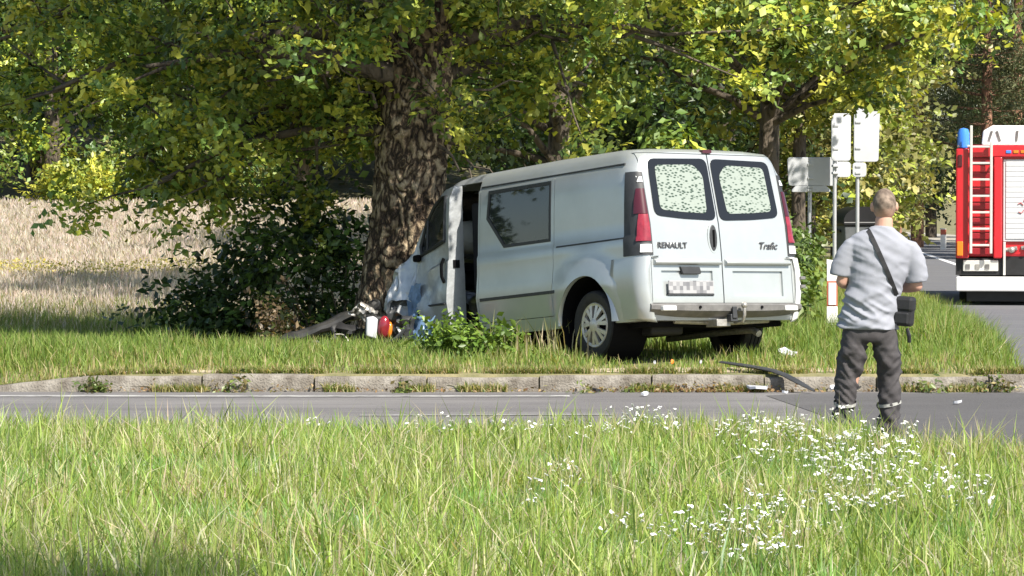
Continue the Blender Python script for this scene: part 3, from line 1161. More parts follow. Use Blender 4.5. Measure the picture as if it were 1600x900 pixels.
# tow bar, exhaust and underside
tow = MB().tube([(0.12, 0.50, 0.315), (0.10, 0.05, 0.30), (0.10, -0.15, 0.30), (0.14, -0.62, 0.32)], 0.022, 8).box((-0.06, -0.02, 0.26), (0.11, 0.14, 0.325)).build('tow_bar', 'steel', van, bevel=0.004)
MB().tube([(-0.02, -0.10, 0.29), (-0.14, -0.10, 0.30), (-0.17, -0.10, 0.36), (-0.17, -0.10, 0.43)], 0.016, 8).ball((-0.17, -0.10, 0.45), 0.03).build('tow_ball', 'steel', tow, 50)
MB().box((-0.12, -0.06, 0.30), (-0.05, 0.02, 0.37)).box((-0.135, -0.045, 0.33), (-0.115, 0.005, 0.44)).build('tow_socket', 'dark_plastic', tow, bevel=0.006)
MB().tube([(1.5, -0.45, 0.22), (0.7, -0.5, 0.24), (0.25, -0.52, 0.24), (0.16, -0.52, 0.20)], 0.032, 10).build('exhaust', 'steel', van, 50)
MB().box((0.15, -0.78, 0.27), (3.3, 0.78, 0.335)).build('underside', 'black', van)
MB().tube([(0.86, -0.7, 0.33), (0.86, 0.7, 0.33)], 0.05, 10).build('rear_axle', 'truck_black', van)
MB().box((0.30, 0.25, 0.20), (0.55, 0.62, 0.34)).build('spare_wheel_carrier', 'truck_black', van, bevel=0.03)


# wheels
def wheel(name, parent, loc, rot, side, broken=False):
    Rr = 0.325
    t = MB()
    t.lathe([(0.215, -0.085), (0.26, -0.10), (0.30, -0.102), (0.318, -0.085), (0.325, -0.05), (0.3265, 0.0), (0.325, 0.05), (0.318, 0.085), (0.30, 0.102), (0.26, 0.10), (0.215, 0.085), (0.20, 0.06), (0.20, -0.06), (0.215, -0.085)], 48, 'y')
    w = t.build(name, 'rubber', parent, 45, loc=loc, rot=rot)
    for k in range(0):
        pass
    gv = MB()
    for yy_ in (-0.045, 0.0, 0.045):
        gv.lathe([(0.327, yy_ - 0.006), (0.3285, yy_ - 0.004), (0.3285, yy_ + 0.004), (0.327, yy_ + 0.006)], 48, 'y')
    gv.build('tread', 'black', w)
    hc = MB()
    y = side * 0.075
    hc.lathe([(0.185, y - side * 0.03), (0.214, y), (0.205, y + side * 0.012), (0.18, y + side * 0.004)], 48, 'y')
    nsp = 7
    for k in range(nsp):
        a = 2 * math.pi * k / nsp + 0.2
        for da, wd in ((-0.10, 0.019), (0.10, 0.019)):
            ca, sa = math.cos(a + da), math.sin(a + da)
            p0 = Vector((0.055 * math.cos(a), y + side * 0.026, 0.055 * math.sin(a)))
            p1 = Vector((0.195 * math.cos(a + da * 1.9), y + side * 0.006, 0.195 * math.sin(a + da * 1.9)))
            tdir = (p1 - p0).normalized()
            nrm = Vector((0, side, 0))
            bx = tdir.cross(nrm) * wd
            vv = [p0 - bx * 0.7, p0 + bx * 0.7, p1 + bx * 1.15, p1 - bx * 1.15]
            vv += [q - nrm * 0.03 for q in vv]
            hc.add(vv, [(0, 1, 2, 3), (7, 6, 5, 4), (0, 4, 5, 1), (1, 5, 6, 2), (2, 6, 7, 3), (3, 7, 4, 0)])
    hc.lathe([(0.0, y + side * 0.034), (0.04, y + side * 0.034), (0.066, y + side * 0.022), (0.07, y)], 24, 'y')
    hc.build('hub_cap', 'hubcap', w, 30)
    MB().lathe([(0.0, y - side * 0.045), (0.2, y - side * 0.045), (0.2, -y)], 32, 'y').build('rim', 'black', w)
    return w


wheel('wheel', van, (0.86, 0.79, 0.325), (0, 0, 0), 1)
wheel('wheel', van, (0.86, -0.79, 0.31), (0, 0, 0), -1)
wheel('wheel', van, (3.90, 0.84, 0.36), (R(12), R(20), R(-24)), 1)
wheel('wheel', van, (3.80, -0.80, 0.36), (0, 0, R(-8)), -1)
for s in (1, -1):
    v = []
    ring = MB()
    us = [R(-3 + 186 * k / 28) for k in range(29)]
    v, f = [], []
    for a in us:
        for r, yo in ((0.420, 0.90), (0.420, 0.972), (0.432, 0.985), (0.462, 0.968), (0.475, 0.93)):
            x, z = 0.86 + r * math.cos(a), 0.36 + r * math.sin(a)
            v.append((x, s * yo - s * 0.03 * max(0, (z - 0.7) / 0.2), z))
    for q in range(len(us) - 1):
        for k in range(4):
            f.append((q * 5 + k, (q + 1) * 5 + k, (q + 1) * 5 + k + 1, q * 5 + k + 1))
    MB().add(v, f).build('wheel_arch', 'silver', van, 50)
    MB().lathe([(0.418, 0.55), (0.418, 0.95)], 40, 'y', (0.86, 0, 0.36)).add([], []).build('arch_liner', 'black', van) if s > 0 else None

# cab: crushed by the trunk
CR = 3.82
def crush(c):
    x, y, z = c
    if x > CR:
        fac = interp(y, [(-0.95, 0.78), (0.0, 0.50), (0.45, 0.32), (0.78, 0.32), (0.97, 0.52)])
        amt = min(1.0, (x - CR) / 0.5)
        nx = CR + (x - CR) * fac
        nv = noise.noise_vector(Vector((x * 4.5, y * 5, z * 5)))
        nv2 = noise.noise_vector(Vector((x * 11, y * 11, z * 11 + 3)))
        z += amt * (0.06 * nv.z + 0.025 * nv2.z) + 0.03 * amt * math.sin(x * 9)
        y += amt * (0.06 * nv.y + 0.03 * nv2.y) + 0.15 * amt * float(sstep((y - 0.5) / 0.4))
        x = nx + amt * (0.04 * nv.x + 0.02 * nv2.x)
    elif x > 3.0:
        nv = noise.noise_vector(Vector((x * 4, y * 5, z * 3 + 7)))
        nv2 = noise.noise_vector(Vector((x * 9, y * 5, z * 8 + 2)))
        y += (0.028 * nv.y + 0.012 * nv2.y) * min(1, (x - 3.0) / 0.3)
    return Vector((x, y, z))


cab_arch = MB().lathe([(0.0, -1.3), (0.43, -1.3), (0.43, 1.3), (0.0, 1.3)], 32, 'y', (4.06, 0, 0.34)).mesh()
DX = 0.13
door_poly = [(x + DX, z) for x, z in [(2.98, 0.43), (3.50, 0.43), (3.58, 0.65), (3.72, 0.86), (3.70, 1.22), (3.66, 1.36), (3.52, 1.575), (3.33, 1.735), (3.15, 1.815), (2.98, 1.835)]]
door_win = [(x + DX, z) for x, z in [(3.07, 1.30), (3.40, 1.235), (3.60, 1.19), (3.625, 1.28), (3.50, 1.50), (3.33, 1.655), (3.17, 1.735), (3.07, 1.745)]]
screen_box = MB().prism([(3.41, 1.78), (3.43, 2.1), (4.43, 1.5), (4.11, 1.20)], -0.70, 0.70, 'y').mesh()
gap_box = MB().box((2.4, 0.3, 0.2), (3.13, 1.5, 1.845)).mesh()
cabin_me = boolean(shell.copy(), [('INTERSECT', big(2.735, 3.85)), ('DIFFERENCE', gap_box), ('DIFFERENCE', cutter(door_poly, 0.5, 1.5, 'y')), ('DIFFERENCE', cab_arch.copy()), ('DIFFERENCE', screen_box.copy()),
                                  ('DIFFERENCE', cutter(door_win, -1.5, -0.5, 'y'))])
link('cab_frame', smooth_shade(deform(refine(cabin_me, 0.16), crush), 20), 'silver_dent', van)
fender_me = boolean(shell.copy(), [('INTERSECT', big(3.855, 5.0)), ('DIFFERENCE', cab_arch.copy()), ('DIFFERENCE', screen_box.copy())])
link('crumpled_front', smooth_shade(deform(refine(fender_me, 0.08), crush), 16), 'silver_dent', van, label='crumpled bonnet and wings pressed against the trunk')
ws_me = boolean(shell.copy(), [('INTERSECT', screen_box.copy())])
link('windscreen', deform(refine(ws_me, 0.2), crush), 'shade_glass', van)
# driver's door, sprung open so that its rear edge catches the sun
hinge_x, hinge_y = 3.83, 0.90
door = empty('cab_door', (hinge_x, hinge_y, 0), (0, 0, R(-7.5)), van)
dm = boolean(outer.copy(), [('INTERSECT', cutter(door_poly, 0.745, 1.5, 'y')), ('DIFFERENCE', cutter(door_win, 0.4, 1.6, 'y'))])
def to_door(c):
    c = crush(c)
    return Vector((c.x - hinge_x, c.y - hinge_y, c.z))
link('door_panel', smooth_shade(deform(refine(dm, 0.11), to_door), 20), 'silver_dent', door)
gm = boolean(outer.copy(), [('INTERSECT', cutter(door_win, 0.4, 1.6, 'y')), ('DIFFERENCE', van_solid(0.03)), ('INTERSECT', big(2, 5, 0.5, 2))])
link('window', deform(gm, lambda c: Vector((c.x - hinge_x, c.y - hinge_y - 0.012, c.z))), 'cab_glass', door)
dw = []
for q in range(len(door_win)):
    x, z = door_win[q]
    dw.append((x - hinge_x, interp(z, WZ) + 0.004 - hinge_y, z))
MB().tube(dw + [dw[0]], 0.02, 6).build('window_seal', 'dark_plastic', door, 50)
MB().tube([(dw[4][0] * 0.45 + dw[3][0] * 0.55 - 0.11, dw[4][1] + 0.003, 1.53), (dw[2][0] - 0.13, dw[2][1] + 0.003, 1.215)], 0.014, 6).build('quarter_light_bar', 'dark_plastic', door, 50)
hp = [(3.04 + DX - hinge_x, interp(1.05, WZ) + 0.010 - hinge_y, 1.12), (3.06 + DX - hinge_x, interp(1.05, WZ) + 0.03 - hinge_y, 1.06), (3.06 + DX - hinge_x, interp(1.0, WZ) + 0.03 - hinge_y, 0.94), (3.04 + DX - hinge_x, interp(1.0, WZ) + 0.012 - hinge_y, 0.88)]
MB().tube(hp, 0.022, 8, flat=0.7).build('handle', 'black', door, 50)
MB().box((-0.10, 0.02, 1.13), (0.02, 0.075, 1.20)).build('mirror_stub', 'black', door, bevel=0.02)
MB().prism([(3.10 - hinge_x, 1.02), (3.118 - hinge_x, 1.02), (3.118 - hinge_x, 1.10), (3.10 - hinge_x, 1.10)], -0.10, -0.03, 'y').build('door_latch', 'black', door)
side_line = [(3.13 + 0.045 * k - hinge_x, interp(0.66, WZ) + 0.004 - hinge_y, 0.668) for k in range(10)]
MB().tube(side_line, 0.013, 6).build('side_moulding', 'dark_plastic', door, 50)
# dark bulkhead added to give the torn-open gap its shade, seat, steering wheel and the blown airbag
MB().box((2.745, -0.84, 0.36), (2.765, 0.84, 1.82)).build('gap_shade_panel', 'black', van)
MB().box((2.80, -0.80, 0.36), (3.60, 0.80, 0.55)).build('cab_floor', 'black', van)
MB().box((2.90, 0.15, 0.75), (3.07, 0.76, 1.66)).ball((3.0, 0.44, 1.70), (0.07, 0.13, 0.10)).build('driver_seat', 'seat', van, bevel=0.03)  # seat enlarged and dark to keep daylight out of the door gap
MB().ball((3.50, 0.50, 1.36), (0.16, 0.24, 0.17), 16, 10).build('airbag', 'airbag', van, 60)
MB().tube([(3.64 + 0.03 * math.cos(a), 0.45 + 0.2 * math.sin(a), 1.20 + 0.19 * math.cos(a)) for a in [2 * math.pi * k / 20 for k in range(21)]], 0.017, 6).build('steering_wheel', 'black', van, 50)
MB().box((3.68, -0.75, 0.85), (3.85, 0.75, 1.12)).build('dashboard', 'truck_black', van, bevel=0.04)
# torn pieces at the wing: blue-grey sheet and black inner parts
sh = MB()
v, f = [], []
for a in range(7):
    for b in range(5):
        nv = noise.noise_vector(Vector((a * 0.9, b * 1.1, 4)))
        v.append((3.66 + 0.05 * b + 0.05 * nv.x + 0.02 * a, 1.0 + 0.03 * nv.y, 0.90 - 0.08 * a + 0.03 * nv.z))
for a in range(6):
    for b in range(4):
        f.append((a * 5 + b, a * 5 + b + 1, a * 5 + b + 6, a * 5 + b + 5))
ts = sh.add(v, f).build('torn_wing_sheet', 'blue_plastic', van)
md = ts.modifiers.new('s', 'SOLIDIFY'); md.thickness = 0.008
for k in range(3):
    pts = [(3.96 + 0.045 * k + 0.02 * math.sin(q), 1.06 + 0.05 * math.sin(q * 0.5 + k), 0.70 - 0.06 * q - 0.01 * k) for q in range(6)]
    MB().tube(pts, 0.016, 6).build('torn_strip', 'pale_plastic' if k != 1 else 'dark_plastic', van, 50)
eng = MB()
for k in range(9):
    c = Vector((3.90 + 0.2 * random.random(), 0.35 + 0.5 * random.random(), 0.42 + 0.35 * random.random()))
    mt = Matrix.Translation(c) @ Euler((random.uniform(-.5, .5), random.uniform(-.5, .5), random.random())).to_matrix().to_4x4()
    q = random.uniform(0.06, 0.13)
    eng.box((-q, -q * 0.8, -q), (q, q * 0.8, q * 0.8), mt)
eng.build('engine_block', 'truck_black', van, bevel=0.015)

# ------------------------------------------------------------------ wreckage around the trunk
bk = [(-2.42, 31.72, 0.20), (-2.25, 31.76, 0.32), (-1.95, 31.86, 0.41), (-1.65, 31.98, 0.54), (-1.45, 32.08, 0.62), (-1.34, 32.22, 0.66)]
bt = np.linspace(0, 5, 34)
bp_pts, bp_r = [], []
for k, t in enumerate(bt):
    p = [np.interp(t, range(6), [q[c] for q in bk]) for c in range(3)]
    p[2] += 0.018 * noise.noise(Vector((t * 2.3, 1, 0))) + 0.008 * math.sin(t * 7)
    p[1] += 0.03 * noise.noise(Vector((t * 1.7, 5, 2)))
    bp_pts.append(tuple(p))
    w_ = np.interp(t, [0, 0.5, 2, 3.4, 3.6, 4.6, 5], [0.025, 0.05, 0.062, 0.058, 0.072, 0.06, 0.02])
    bp_r.append((0.050 + 0.012 * abs(math.sin(t * 3)), w_ * (1 + 0.22 * noise.noise(Vector((t * 4, 0, 9))))))
bmp = MB().tube(bp_pts, bp_r, 10).build('torn_bumper', 'worn_plastic', None, 28)
tag(bmp, 'torn grey plastic bumper lying propped against the trunk base', 'bumper')
lamp = empty('headlamp_unit', (-1.36, 31.62, 0.36), (R(4), R(6), R(10)))
tag(lamp, 'broken lamp unit with white plate and red lens on the wreckage', 'lamp')
MB().prism([(-0.085, 0.0), (0.02, -0.02), (0.015, 0.175), (-0.03, 0.20), (-0.10, 0.18)], -0.02, 0.04, 'y').build('white_plate', 'white_lamp_back', lamp, bevel=0.012)
MB().ball((0.085, 0.02, 0.10), (0.062, 0.06, 0.115), 14, 10).build('red_lens', 'red_lens', lamp, 60)
MB().ball((0.145, 0.03, 0.075), (0.030, 0.05, 0.085), 12, 8).build('orange_lens', 'orange_lens', lamp, 60)
MB().box((-0.09, 0.04, -0.16), (0.15, 0.14, 0.20)).build('housing', 'truck_black', lamp, bevel=0.02)
for (x, y, z, L, a, e, nm, lab, m) in (
        (-1.02, 31.75, 0.20, 0.55, 0.5, 0.5, 'radiator_hose', 'black bent hose hanging from the wrecked front', 'truck_black'),
        (-1.75, 31.65, 0.14, 0.75, 0.1, 0.12, 'plastic_strip', 'dark plastic strip in the grass under the torn bumper', 'dark_plastic')):
    pts = [(x + L * t * math.cos(a) - L / 2, y + 0.05 * math.sin(6 * t), z + e * (t - t * t) * 1.6) for t in np.linspace(0, 1, 9)]
    tag(MB().tube(pts, 0.03, 8).build(nm, m, None, 50), lab, 'debris')
blk = MB()
for k in range(8):
    c = Vector((-1.55 + 0.55 * random.random(), 31.85 + 0.3 * random.random(), 0.12 + 0.25 * random.random()))
    mt = Matrix.Translation(c) @ Euler((random.uniform(-.6, .6), random.uniform(-.6, .6), random.random() * 3)).to_matrix().to_4x4()
    q = random.uniform(0.05, 0.12)
    blk.box((-q, -q * 0.7, -q), (q, q * 0.7, q * 0.7), mt)
tag(blk.build('radiator', 'truck_black', None, bevel=0.012), 'crushed black radiator and engine parts at the foot of the trunk', 'debris')
for k, (x, y, z, L, a, r_, m, lb) in enumerate((
        (-1.95, 31.62, 0.20, 0.45, 0.15, 0.020, 'truck_black', 'black cable end curling in the grass below the torn bumper'),
        (-1.60, 31.70, 0.28, 0.40, -0.5, 0.014, 'steel', 'bent metal bracket beside the white lamp plate'),
        (-1.18, 31.60, 0.30, 0.40, 1.0, 0.022, 'dark_plastic', 'dark broken plastic rib beside the red lens'),
        (-1.05, 31.70, 0.34, 0.34, -0.9, 0.014, 'pale_plastic', 'pale broken strip beside the front wheel'),
        (-2.15, 31.60, 0.16, 0.30, 0.5, 0.018, 'pale_plastic', 'pale broken strip at the low end of the torn bumper'))):
    pts = [(x + L * (t - 0.5) * math.cos(a) + 0.03 * math.sin(5 * t + k), y + 0.06 * math.sin(4 * t + k), z + L * (t - 0.5) * math.sin(a) + 0.04 * math.sin(6 * t)) for t in np.linspace(0, 1, 9)]
    tag(MB().tube(pts, [(r_, r_ * 0.6)] * 9, 7).build('debris_strip', m, None, 40), lb, 'debris')
def crumple(name, loc, w, hgt, m, label, seed, rot):
    v, f = [], []
    nu, nv_ = 11, 8
    for a in range(nu):
        for b in range(nv_):
            u, t = a / (nu - 1) - 0.5, b / (nv_ - 1) - 0.5
            q = noise.noise_vector(Vector((u * 5 + seed * 7, t * 5, seed)))
            q2 = noise.noise_vector(Vector((u * 11 + seed * 3, t * 11, seed + 4)))
            v.append((w * u * (1 - 0.25 * t) + w * 0.10 * q.x, w * 0.30 * q.y + w * 0.10 * q2.y, hgt * t + hgt * 0.12 * q.z + 0.05 * abs(u) * q2.z))
    for a in range(nu - 1):
        for b in range(nv_ - 1):
            f.append((a * nv_ + b, (a + 1) * nv_ + b, (a + 1) * nv_ + b + 1, a * nv_ + b + 1))
    o_ = MB().add(v, f).build(name, m, None, 30, loc=loc, rot=rot)
    md_ = o_.modifiers.new('s', 'SOLIDIFY'); md_.thickness = 0.006
    return tag(o_, label, 'debris')


crumple('metal_scrap', (-1.62, 31.78, 0.34), 0.42, 0.26, 'truck_black', 'crumpled black panel under the torn bumper', 1.0, (0.3, 0.1, 0.2))
crumple('metal_scrap', (-1.12, 31.66, 0.44), 0.30, 0.30, 'dark_plastic', 'crumpled dark wheel-arch liner beside the red lens', 2.0, (0.1, 0.3, -0.3))
crumple('metal_scrap', (-1.88, 31.66, 0.22), 0.46, 0.16, 'grey_plastic', 'crumpled grey plastic panel in the grass by the dry bush', 3.0, (0.5, 0.0, 0.1))
crumple('metal_scrap', (-0.90, 31.62, 0.40), 0.26, 0.34, 'blue_plastic', 'crumpled blue-grey sheet hanging below the wing', 4.0, (0.0, 0.2, -0.5))
crumple('metal_scrap', (-1.46, 31.86, 0.58), 0.26, 0.16, 'steel', 'small crumpled silver scrap on top of the wreckage', 5.0, (0.4, 0.5, 0.3))
# black trim strip lying over the kerb
tr = MB()
ctl = [Vector((1.90, 29.02, 0.235)), Vector((2.20, 28.62, 0.205)), Vector((2.38, 28.40, 0.175)), Vector((2.54, 28.24, 0.09)), Vector((2.66, 28.12, 0.024))]
pts = [Vector([np.interp(t, range(5), [q[c] for q in ctl]) for c in range(3)]) for t in np.linspace(0, 4, 8)]
trim = tr.tube(pts, [(0.035, 0.010)] + [(0.045, 0.016)] * 5 + [(0.035, 0.012), (0.015, 0.008)], 10).build('plastic_trim', 'dark_plastic', None, 40)
tag(trim, 'long black plastic trim piece lying across the kerb', 'debris')


def shard(name, loc, sx, sy, m, label, seed, cat='debris', rot=(0, 0, 0)):
    v, n = [], 7
    rr = random.Random(seed)
    for k in range(n):
        a = 2 * math.pi * k / n
        q = rr.uniform(0.65, 1.1)
        v.append((sx * q * math.cos(a), sy * q * math.sin(a), 0.0 + rr.uniform(0, 0.02)))
    v += [(x, y, z + 0.02) for x, y, z in v]
    f = [tuple(range(n - 1, -1, -1)), tuple(range(n, 2 * n))] + [(k, (k + 1) % n, n + (k + 1) % n, n + k) for k in range(n)]
    return tag(MB().add(v, f).build(name, m, None, loc=loc, rot=rot), label, cat)


shard('plastic_shard', (2.18, 28.30, 0.03), 0.12, 0.07, 'white_lamp_back', 'white plastic shard under the black trim by the kerb', 1)
shard('plastic_shard', (2.58, 30.0, 0.26), 0.10, 0.09, 'white_lamp_back', 'white plastic shard in the grass beside the van', 2, rot=(R(20), R(8), 0))
shard('plastic_shard', (2.84, 28.36, 0.03), 0.035, 0.03, 'white_lamp_back', 'small white chip at the kerb beside the man', 3, rot=(R(40), 0, 0))
shard('plastic_shard', (0.75, 28.26, 0.01), 0.04, 0.04, 'truck_black', 'small black chip at the foot of the kerb', 4)
shard('plastic_shard', (1.15, 27.7, 0.006), 0.035, 0.03, 'white_lamp_back', 'tiny white chip on the asphalt below the van bumper', 5)
shard('plastic_shard', (2.38, 27.9, 0.006), 0.03, 0.03, 'white_lamp_back', 'tiny white chip on the asphalt beyond the trim end', 6)
shard('plastic_shard', (3.7, 26.5, 0.006), 0.04, 0.03, 'white_lamp_back', 'tiny white chip on the asphalt past the man', 8)
shard('plastic_shard', (1.46, 29.15, 0.22), 0.02, 0.03, 'orange_lens', 'orange lens fragment under the van bumper', 7, rot=(R(60), 0, 0))
shard('plastic_shard', (1.30, 29.15, 0.22), 0.012, 0.025, 'white_lamp_back', 'thin white fragment under the van bumper, beside the orange one', 9, rot=(R(70), 0, 0))
shard('plastic_shard', (1.72, 29.2, 0.22), 0.012, 0.022, 'white_lamp_back', 'thin white fragment under the tow bar', 10, rot=(R(70), R(20), 0))


# ------------------------------------------------------------------ the man
MX, MY = 2.545, 22.7
man = empty('person', (MX, MY, 0.0))
tag(man, 'person in pale grey T-shirt and dark trousers, seen from behind, watching the van', 'person')


def chain(mb, pts, rad, n=14):
    mb.tube(pts, rad, n)
    for p, r in zip(pts, rad):
        rr = r if hasattr(r, '__len__') else (r, r)
    return mb


bm_ = MB()
# torso core, neck, head
bm_.tube([(0.0, 0.02, 0.80), (0.01, 0.02, 1.0), (0.03, 0.02, 1.2), (0.06, 0.02, 1.36), (0.08, 0.02, 1.43)], [(0.14, 0.10), (0.14, 0.10), (0.15, 0.10), (0.14, 0.09), (0.07, 0.07)], 16)
bm_.tube([(0.085, 0.02, 1.36), (0.092, 0.025, 1.46), (0.098, 0.035, 1.56)], [(0.078, 0.078), (0.068, 0.068), (0.062, 0.066)], 14)
bm_.ball((0.100, 0.045, 1.655), (0.081, 0.100, 0.114), 18, 14)
bm_.ball((0.100, 0.095, 1.595), (0.058, 0.060, 0.058), 14, 10)          # jaw
bm_.ball((0.100, 0.150, 1.640), (0.014, 0.022, 0.024), 8, 6)            # nose
bm_.ball((0.100, 0.142, 1.592), (0.026, 0.014, 0.009), 8, 6)            # lips
for s in (-1, 1):
    bm_.ball((0.100 + s * 0.088, 0.042, 1.645), (0.014, 0.024, 0.036), 8, 8)   # ears
    bm_.ball((0.100 + s * 0.030, 0.128, 1.668), (0.014, 0.012, 0.010), 8, 6)   # brow and eye
# arms: shoulder, elbow, wrist, then palm and fingers in front of the belly
def arm(sh, el, wr, side):
    sh, el, wr = Vector(sh), Vector(el), Vector(wr)
    bm_.tube([sh, sh.lerp(el, 0.5), el], [0.055, 0.052, 0.043], 12)
    bm_.ball(el, 0.044, 10, 8)
    bm_.tube([el, el.lerp(wr, 0.35), wr], [0.044, 0.045, 0.030], 12)
    d = (wr - el).normalized()
    palm = wr + d * 0.055
    across = Vector((0, 0, 1)).cross(d).normalized()
    upv = d.cross(across)
    bm_.tube([wr, wr + d * 0.04, wr + d * 0.095], [(0.030, 0.022), (0.042, 0.020), (0.043, 0.018)], 12)
    for k, L in enumerate((0.072, 0.082, 0.076, 0.060)):
        off = upv * (0.032 - 0.021 * k)
        b = wr + d * 0.085 + off
        c1 = b + d * L * 0.45
        c2 = c1 + (d * 0.7 + across * side * 0.7) * L * 0.35
        c3 = c2 + (d * 0.3 + across * side * 0.95) * L * 0.28
        bm_.tube([b, c1, c2, c3], [0.0105, 0.010, 0.0092, 0.008], 8)
    tb = wr + d * 0.02 + upv * 0.028
    t1 = tb + (d * 0.6 + upv * 0.8).normalized() * 0.040
    t2 = t1 + (d * 0.95 + across * side * 0.3).normalized() * 0.034
    bm_.tube([tb, t1, t2], [0.013, 0.0115, 0.009], 8)
arm((-0.120, 0.01, 1.37), (-0.200, 0.03, 1.115), (-0.115, 0.27, 1.08), 1)
arm((0.265, 0.01, 1.355), (0.332, 0.045, 1.085), (0.20, 0.27, 1.06), -1)
# legs inside the trousers
bm_.tube([(-0.07, 0.02, 0.85), (-0.12, 0.03, 0.5), (-0.19, 0.02, 0.10)], [0.085, 0.06, 0.04], 12)
bm_.tube([(0.09, 0.02, 0.85), (0.12, 0.03, 0.5), (0.135, 0.02, 0.10)], [0.085, 0.06, 0.04], 12)
body_mesh = remesh(bm_.mesh(), 0.0075, 3)
link('body', body_mesh, 'skin', man)
# short hair: a cap over the skull
def hair_mat():
    m, nt, b = new_mat('cropped_hair')
    b.inputs['Roughness'].default_value = 0.75
    tc = nt.nodes.new('ShaderNodeTexCoord')
    sep = nt.nodes.new('ShaderNodeSeparateXYZ')
    nt.links.new(tc.outputs['Object'], sep.inputs[0])
    n = nt.nodes.new('ShaderNodeTexNoise'); n.inputs['Scale'].default_value = 90; n.inputs['Detail'].default_value = 3
    nt.links.new(tc.outputs['Object'], n.inputs['Vector'])
    ma = nt.nodes.new('ShaderNodeMath'); ma.operation = 'MULTIPLY_ADD'; ma.inputs[1].default_value = 0.045
    nt.links.new(n.outputs['Fac'], ma.inputs[0]); nt.links.new(sep.outputs['Z'], ma.inputs[2])
    mr_ = nt.nodes.new('ShaderNodeMapRange'); mr_.inputs['From Min'].default_value = 1.600; mr_.inputs['From Max'].default_value = 1.665
    nt.links.new(ma.outputs[0], mr_.inputs['Value'])
    n2 = nt.nodes.new('ShaderNodeTexNoise'); n2.inputs['Scale'].default_value = 28; n2.inputs['Detail'].default_value = 5
    nt.links.new(tc.outputs['Object'], n2.inputs['Vector'])
    r = nt.nodes.new('ShaderNodeValToRGB')
    r.color_ramp.elements[0].position, r.color_ramp.elements[0].color = 0.35, (0.10, 0.072, 0.052, 1)
    r.color_ramp.elements[1].position, r.color_ramp.elements[1].color = 0.68, (0.27, 0.205, 0.155, 1)
    nt.links.new(n2.outputs['Fac'], r.inputs[0])
    mx = nt.nodes.new('ShaderNodeMix'); mx.data_type = 'RGBA'
    nt.links.new(mr_.outputs[0], mx.inputs[0])
    mx.inputs[6].default_value = (0.50, 0.29, 0.21, 1)
    nt.links.new(r.outputs[0], mx.inputs[7])
    nt.links.new(mx.outputs[2], b.inputs['Base Color'])
    bp = nt.nodes.new('ShaderNodeBump'); bp.inputs['Strength'].default_value = 0.3; bp.inputs['Distance'].default_value = 0.004
    nt.links.new(n.outputs['Fac'], bp.inputs['Height']); nt.links.new(bp.outputs[0], b.inputs['Normal'])
    return m


M['hair'] = hair_mat()
hmesh = MB().ball((0.100, 0.040, 1.660), (0.0835, 0.1025, 0.1165), 36, 28).mesh()
def hair_shape(c):
    d = c - Vector((0.100, 0.040, 1.660))
    c = c + d.normalized() * (noise.noise(c * 40) * 0.0012 + noise.noise(c * 15) * 0.002)
    if c.y > 0.085 and c.z < 1.715:         # the face stays free
        c = Vector((0.100 + d.x * 0.8, 0.040 + d.y * 0.8, 1.660 + d.z * 0.8))
    return c
deform(hmesh, hair_shape)
smooth_shade(hmesh, 60)
link('hair', hmesh, 'hair', man)

# T-shirt: torso and sleeves, one cloth
tm = MB()
tm.tube([(-0.012, 0.02, 0.775), (-0.010, 0.02, 0.86), (0.000, 0.02, 0.95), (0.025, 0.02, 1.06), (0.050, 0.02, 1.18), (0.066, 0.02, 1.29), (0.074, 0.02, 1.36), (0.080, 0.02, 1.41), (0.086, 0.02, 1.45), (0.090, 0.022, 1.48), (0.092, 0.024, 1.505)],
        [(0.190, 0.138), (0.194, 0.142), (0.186, 0.135), (0.184, 0.130), (0.205, 0.130), (0.225, 0.128), (0.234, 0.118), (0.220, 0.102), (0.158, 0.088), (0.100, 0.080), (0.074, 0.074)], 28)
tm.tube([(-0.05, 0.02, 1.385), (-0.118, 0.015, 1.365), (-0.170, 0.015, 1.29), (-0.198, 0.02, 1.21), (-0.207, 0.025, 1.155)], [(0.05, 0.055), (0.058, 0.072), (0.060, 0.078), (0.058, 0.078), (0.058, 0.078)], 18)
tm.tube([(0.20, 0.02, 1.375), (0.262, 0.015, 1.345), (0.305, 0.02, 1.26), (0.328, 0.03, 1.17), (0.335, 0.035, 1.11)], [(0.05, 0.055), (0.060, 0.074), (0.063, 0.080), (0.062, 0.080), (0.062, 0.080)], 18)
shirt = remesh(tm.mesh(), 0.009, 6)
def cloth_folds(c):
    n1 = noise.noise(Vector((c.x * 4 + c.z * 3, c.y * 5, c.z * 11)))
    n2 = noise.noise(Vector((c.x * 10, c.y * 10 + 5, c.z * 20 - c.x * 10)))
    low = max(0.0, min(1.0, (1.12 - c.z) / 0.25))
    amp = 0.013 + 0.028 * low
    ridge = 1 - abs(noise.noise(Vector((c.x * 5 + 8, c.y * 4, c.z * 16 + c.x * 9)))) * 2.2
    off = amp * (n1 * 0.6 + n2 * 0.35) + amp * 0.55 * ridge
    ctr = Vector((0.02, 0.02, c.z))
    d = (c - ctr)
    d.z = 0
    return c + (d.normalized() if d.length > 1e-5 else d) * off
deform(shirt, cloth_folds)
link('t_shirt', shirt, 'shirt', man)

